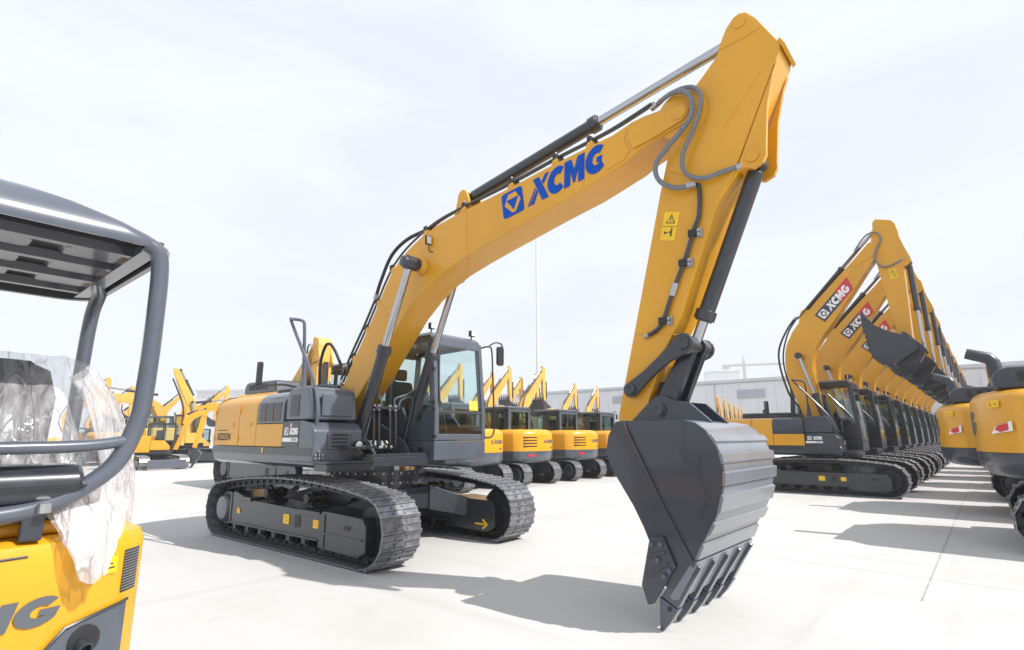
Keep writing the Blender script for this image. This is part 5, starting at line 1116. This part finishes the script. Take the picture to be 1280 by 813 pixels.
for x, y, r_, l in ((-37.5, 9.2, 2.4, 'midi excavator with dark cab left of the arched boom in the left background'), (-46.5, 13.2, -.6, 'midi excavator with its tail away, beneath the raised booms in the left background'), (-44.5, 10.2, 1.0, 'midi excavator behind the plastic sheet edge in the left background')):
    dup(MD, (x, y, 0), r_, l, LG)

# ------------------------------------------------------------------ lamp post, shed, skyline
lp = empty('lamp_post', (-31.5, 40.8, 0), 0, 'tall slim white lamp post rising behind the boom', 'lamp post')
lp.location = (-36.4, 46.6, 0)
MB().lathe((0, 0, 0), (0, 0, 1), [(0, .30), (.3, .30), (.32, .2), (26, .15)], 14).build('post', 'pole', lp)
MB().lathe((0, 0, 26), (0, 0, 1), [(0, .5), (.25, .55), (.3, .1)], 14).build('lamp_ring', 'pole', lp)
for k in range(6):
    a = math.pi*2*k/6; MB().obj if False else MB().box(.55*math.cos(a)-.18, .55*math.cos(a)+.18, .55*math.sin(a)-.18, .55*math.sin(a)+.18, 25.85, 26.1).build('floodlight', 'grey', lp)
sh = empty('warehouse', (0, 67, 0), 0, 'long low white shed along the back of the yard', 'warehouse')
MB().box(-62, 60, .3, 40, 0, 7.9).build('wall', 'wall', sh)
for k in range(61): MB().box(-62+2*k+.012, -60+2*k-.012, .18, .298, .9, 7.75).build('wall_panel', 'wall', sh)
MB().box(-62, 60, .12, .297, 0, .88).build('plinth', 'wallgrey', sh)
MB().box(-62.2, 60.2, .02, 40.2, 7.9, 8.25).build('parapet', 'wallgrey', sh)
for k in range(-3, 4):
    x = k*17 + 13.3; w = MB(); w.box(x-1.6, x+1.6, .10, .178, 5.9, 7.0); wo = w.build('louvre_window', 'wallgrey', sh)
    for j in range(5): MB().box(x-1.55, x+1.55, .06, .098, 6.0+.2*j, 6.1+.2*j).build('louvre_slat', 'roof', wo)
for k in range(-3, 4):
    x = k*17 + 5; MB().box(x-2.2, x+2.2, .10, .178, .02, 4.6).build('roller_door', 'wallgrey', sh); MB().cyl((x+4, .08, .1), (x+4, .08, 7.9), .07, 8).build('downpipe', 'wallgrey', sh)
for (x, y, w, h, l) in ((-141, 395, 22, 46, 'pale unfinished tower block left of the far crane'), (-60, 380, 20, 46, 'pale unfinished tower block right of the far crane'), (-150, 70, 30, 13, 'pale flat-roofed building far behind the left background excavators')):
    b = empty('building', (x, y, 0), .5, l, 'building')
    MB().box(-w/2, w/2, -8, 8, 0, h).build('wall', 'wall', b); MB().box(-w/2-.3, w/2+.3, -8.3, 8.3, h, h+.6).build('roof', 'wallgrey', b)
    me = None
    for f_ in range(int(h//3.4)):
        for k in range(int(w//3)):
            if me is None: o = MB().box(-.7, .7, -.05, .05, 0, 1.6).build('window', 'wallgrey', b); me = o.data
            else: o = link('window', me, b)
            o.location = (-w/2+1.6+3*k, -8.03, 1.2+3.4*f_)
cr = empty('tower_crane', (-105, 332, 0), .4, 'far construction crane over the shed roof', 'crane')
MB().box(-.8, .8, -.8, .8, 0, 44).build('mast', 'crane', cr); MB().box(-12, 30, -.6, .6, 42, 43.2).build('jib', 'crane', cr); MB().box(-12, -8, -1.2, 1.2, 40.5, 42).build('counterweight', 'crane', cr); MB().loft([[(-.8,-.8,44),(.8,-.8,44),(.8,.8,44),(-.8,.8,44)],[(-.1,-.1,49),(.1,-.1,49),(.1,.1,49),(-.1,.1,49)]]).build('tower_head', 'crane', cr)

# ------------------------------------------------------------------ air
hz = MB().box(-520, 220, -100, 540, -1, 60).build('haze', 'wall'); hz.data.materials.clear(); hz['kind'] = 'stuff'
hm = bpy.data.materials.new('haze_air'); hm.use_nodes = True; t_ = hm.node_tree; t_.nodes.clear()
vo = t_.nodes.new('ShaderNodeVolumePrincipled'); vo.inputs['Color'].default_value = (1, 1, 1, 1); vo.inputs['Density'].default_value = .0012; vo.inputs['Anisotropy'].default_value = 0
oo = t_.nodes.new('ShaderNodeOutputMaterial'); t_.links.new(vo.outputs[0], oo.inputs['Volume']); hz.data.materials.append(hm)
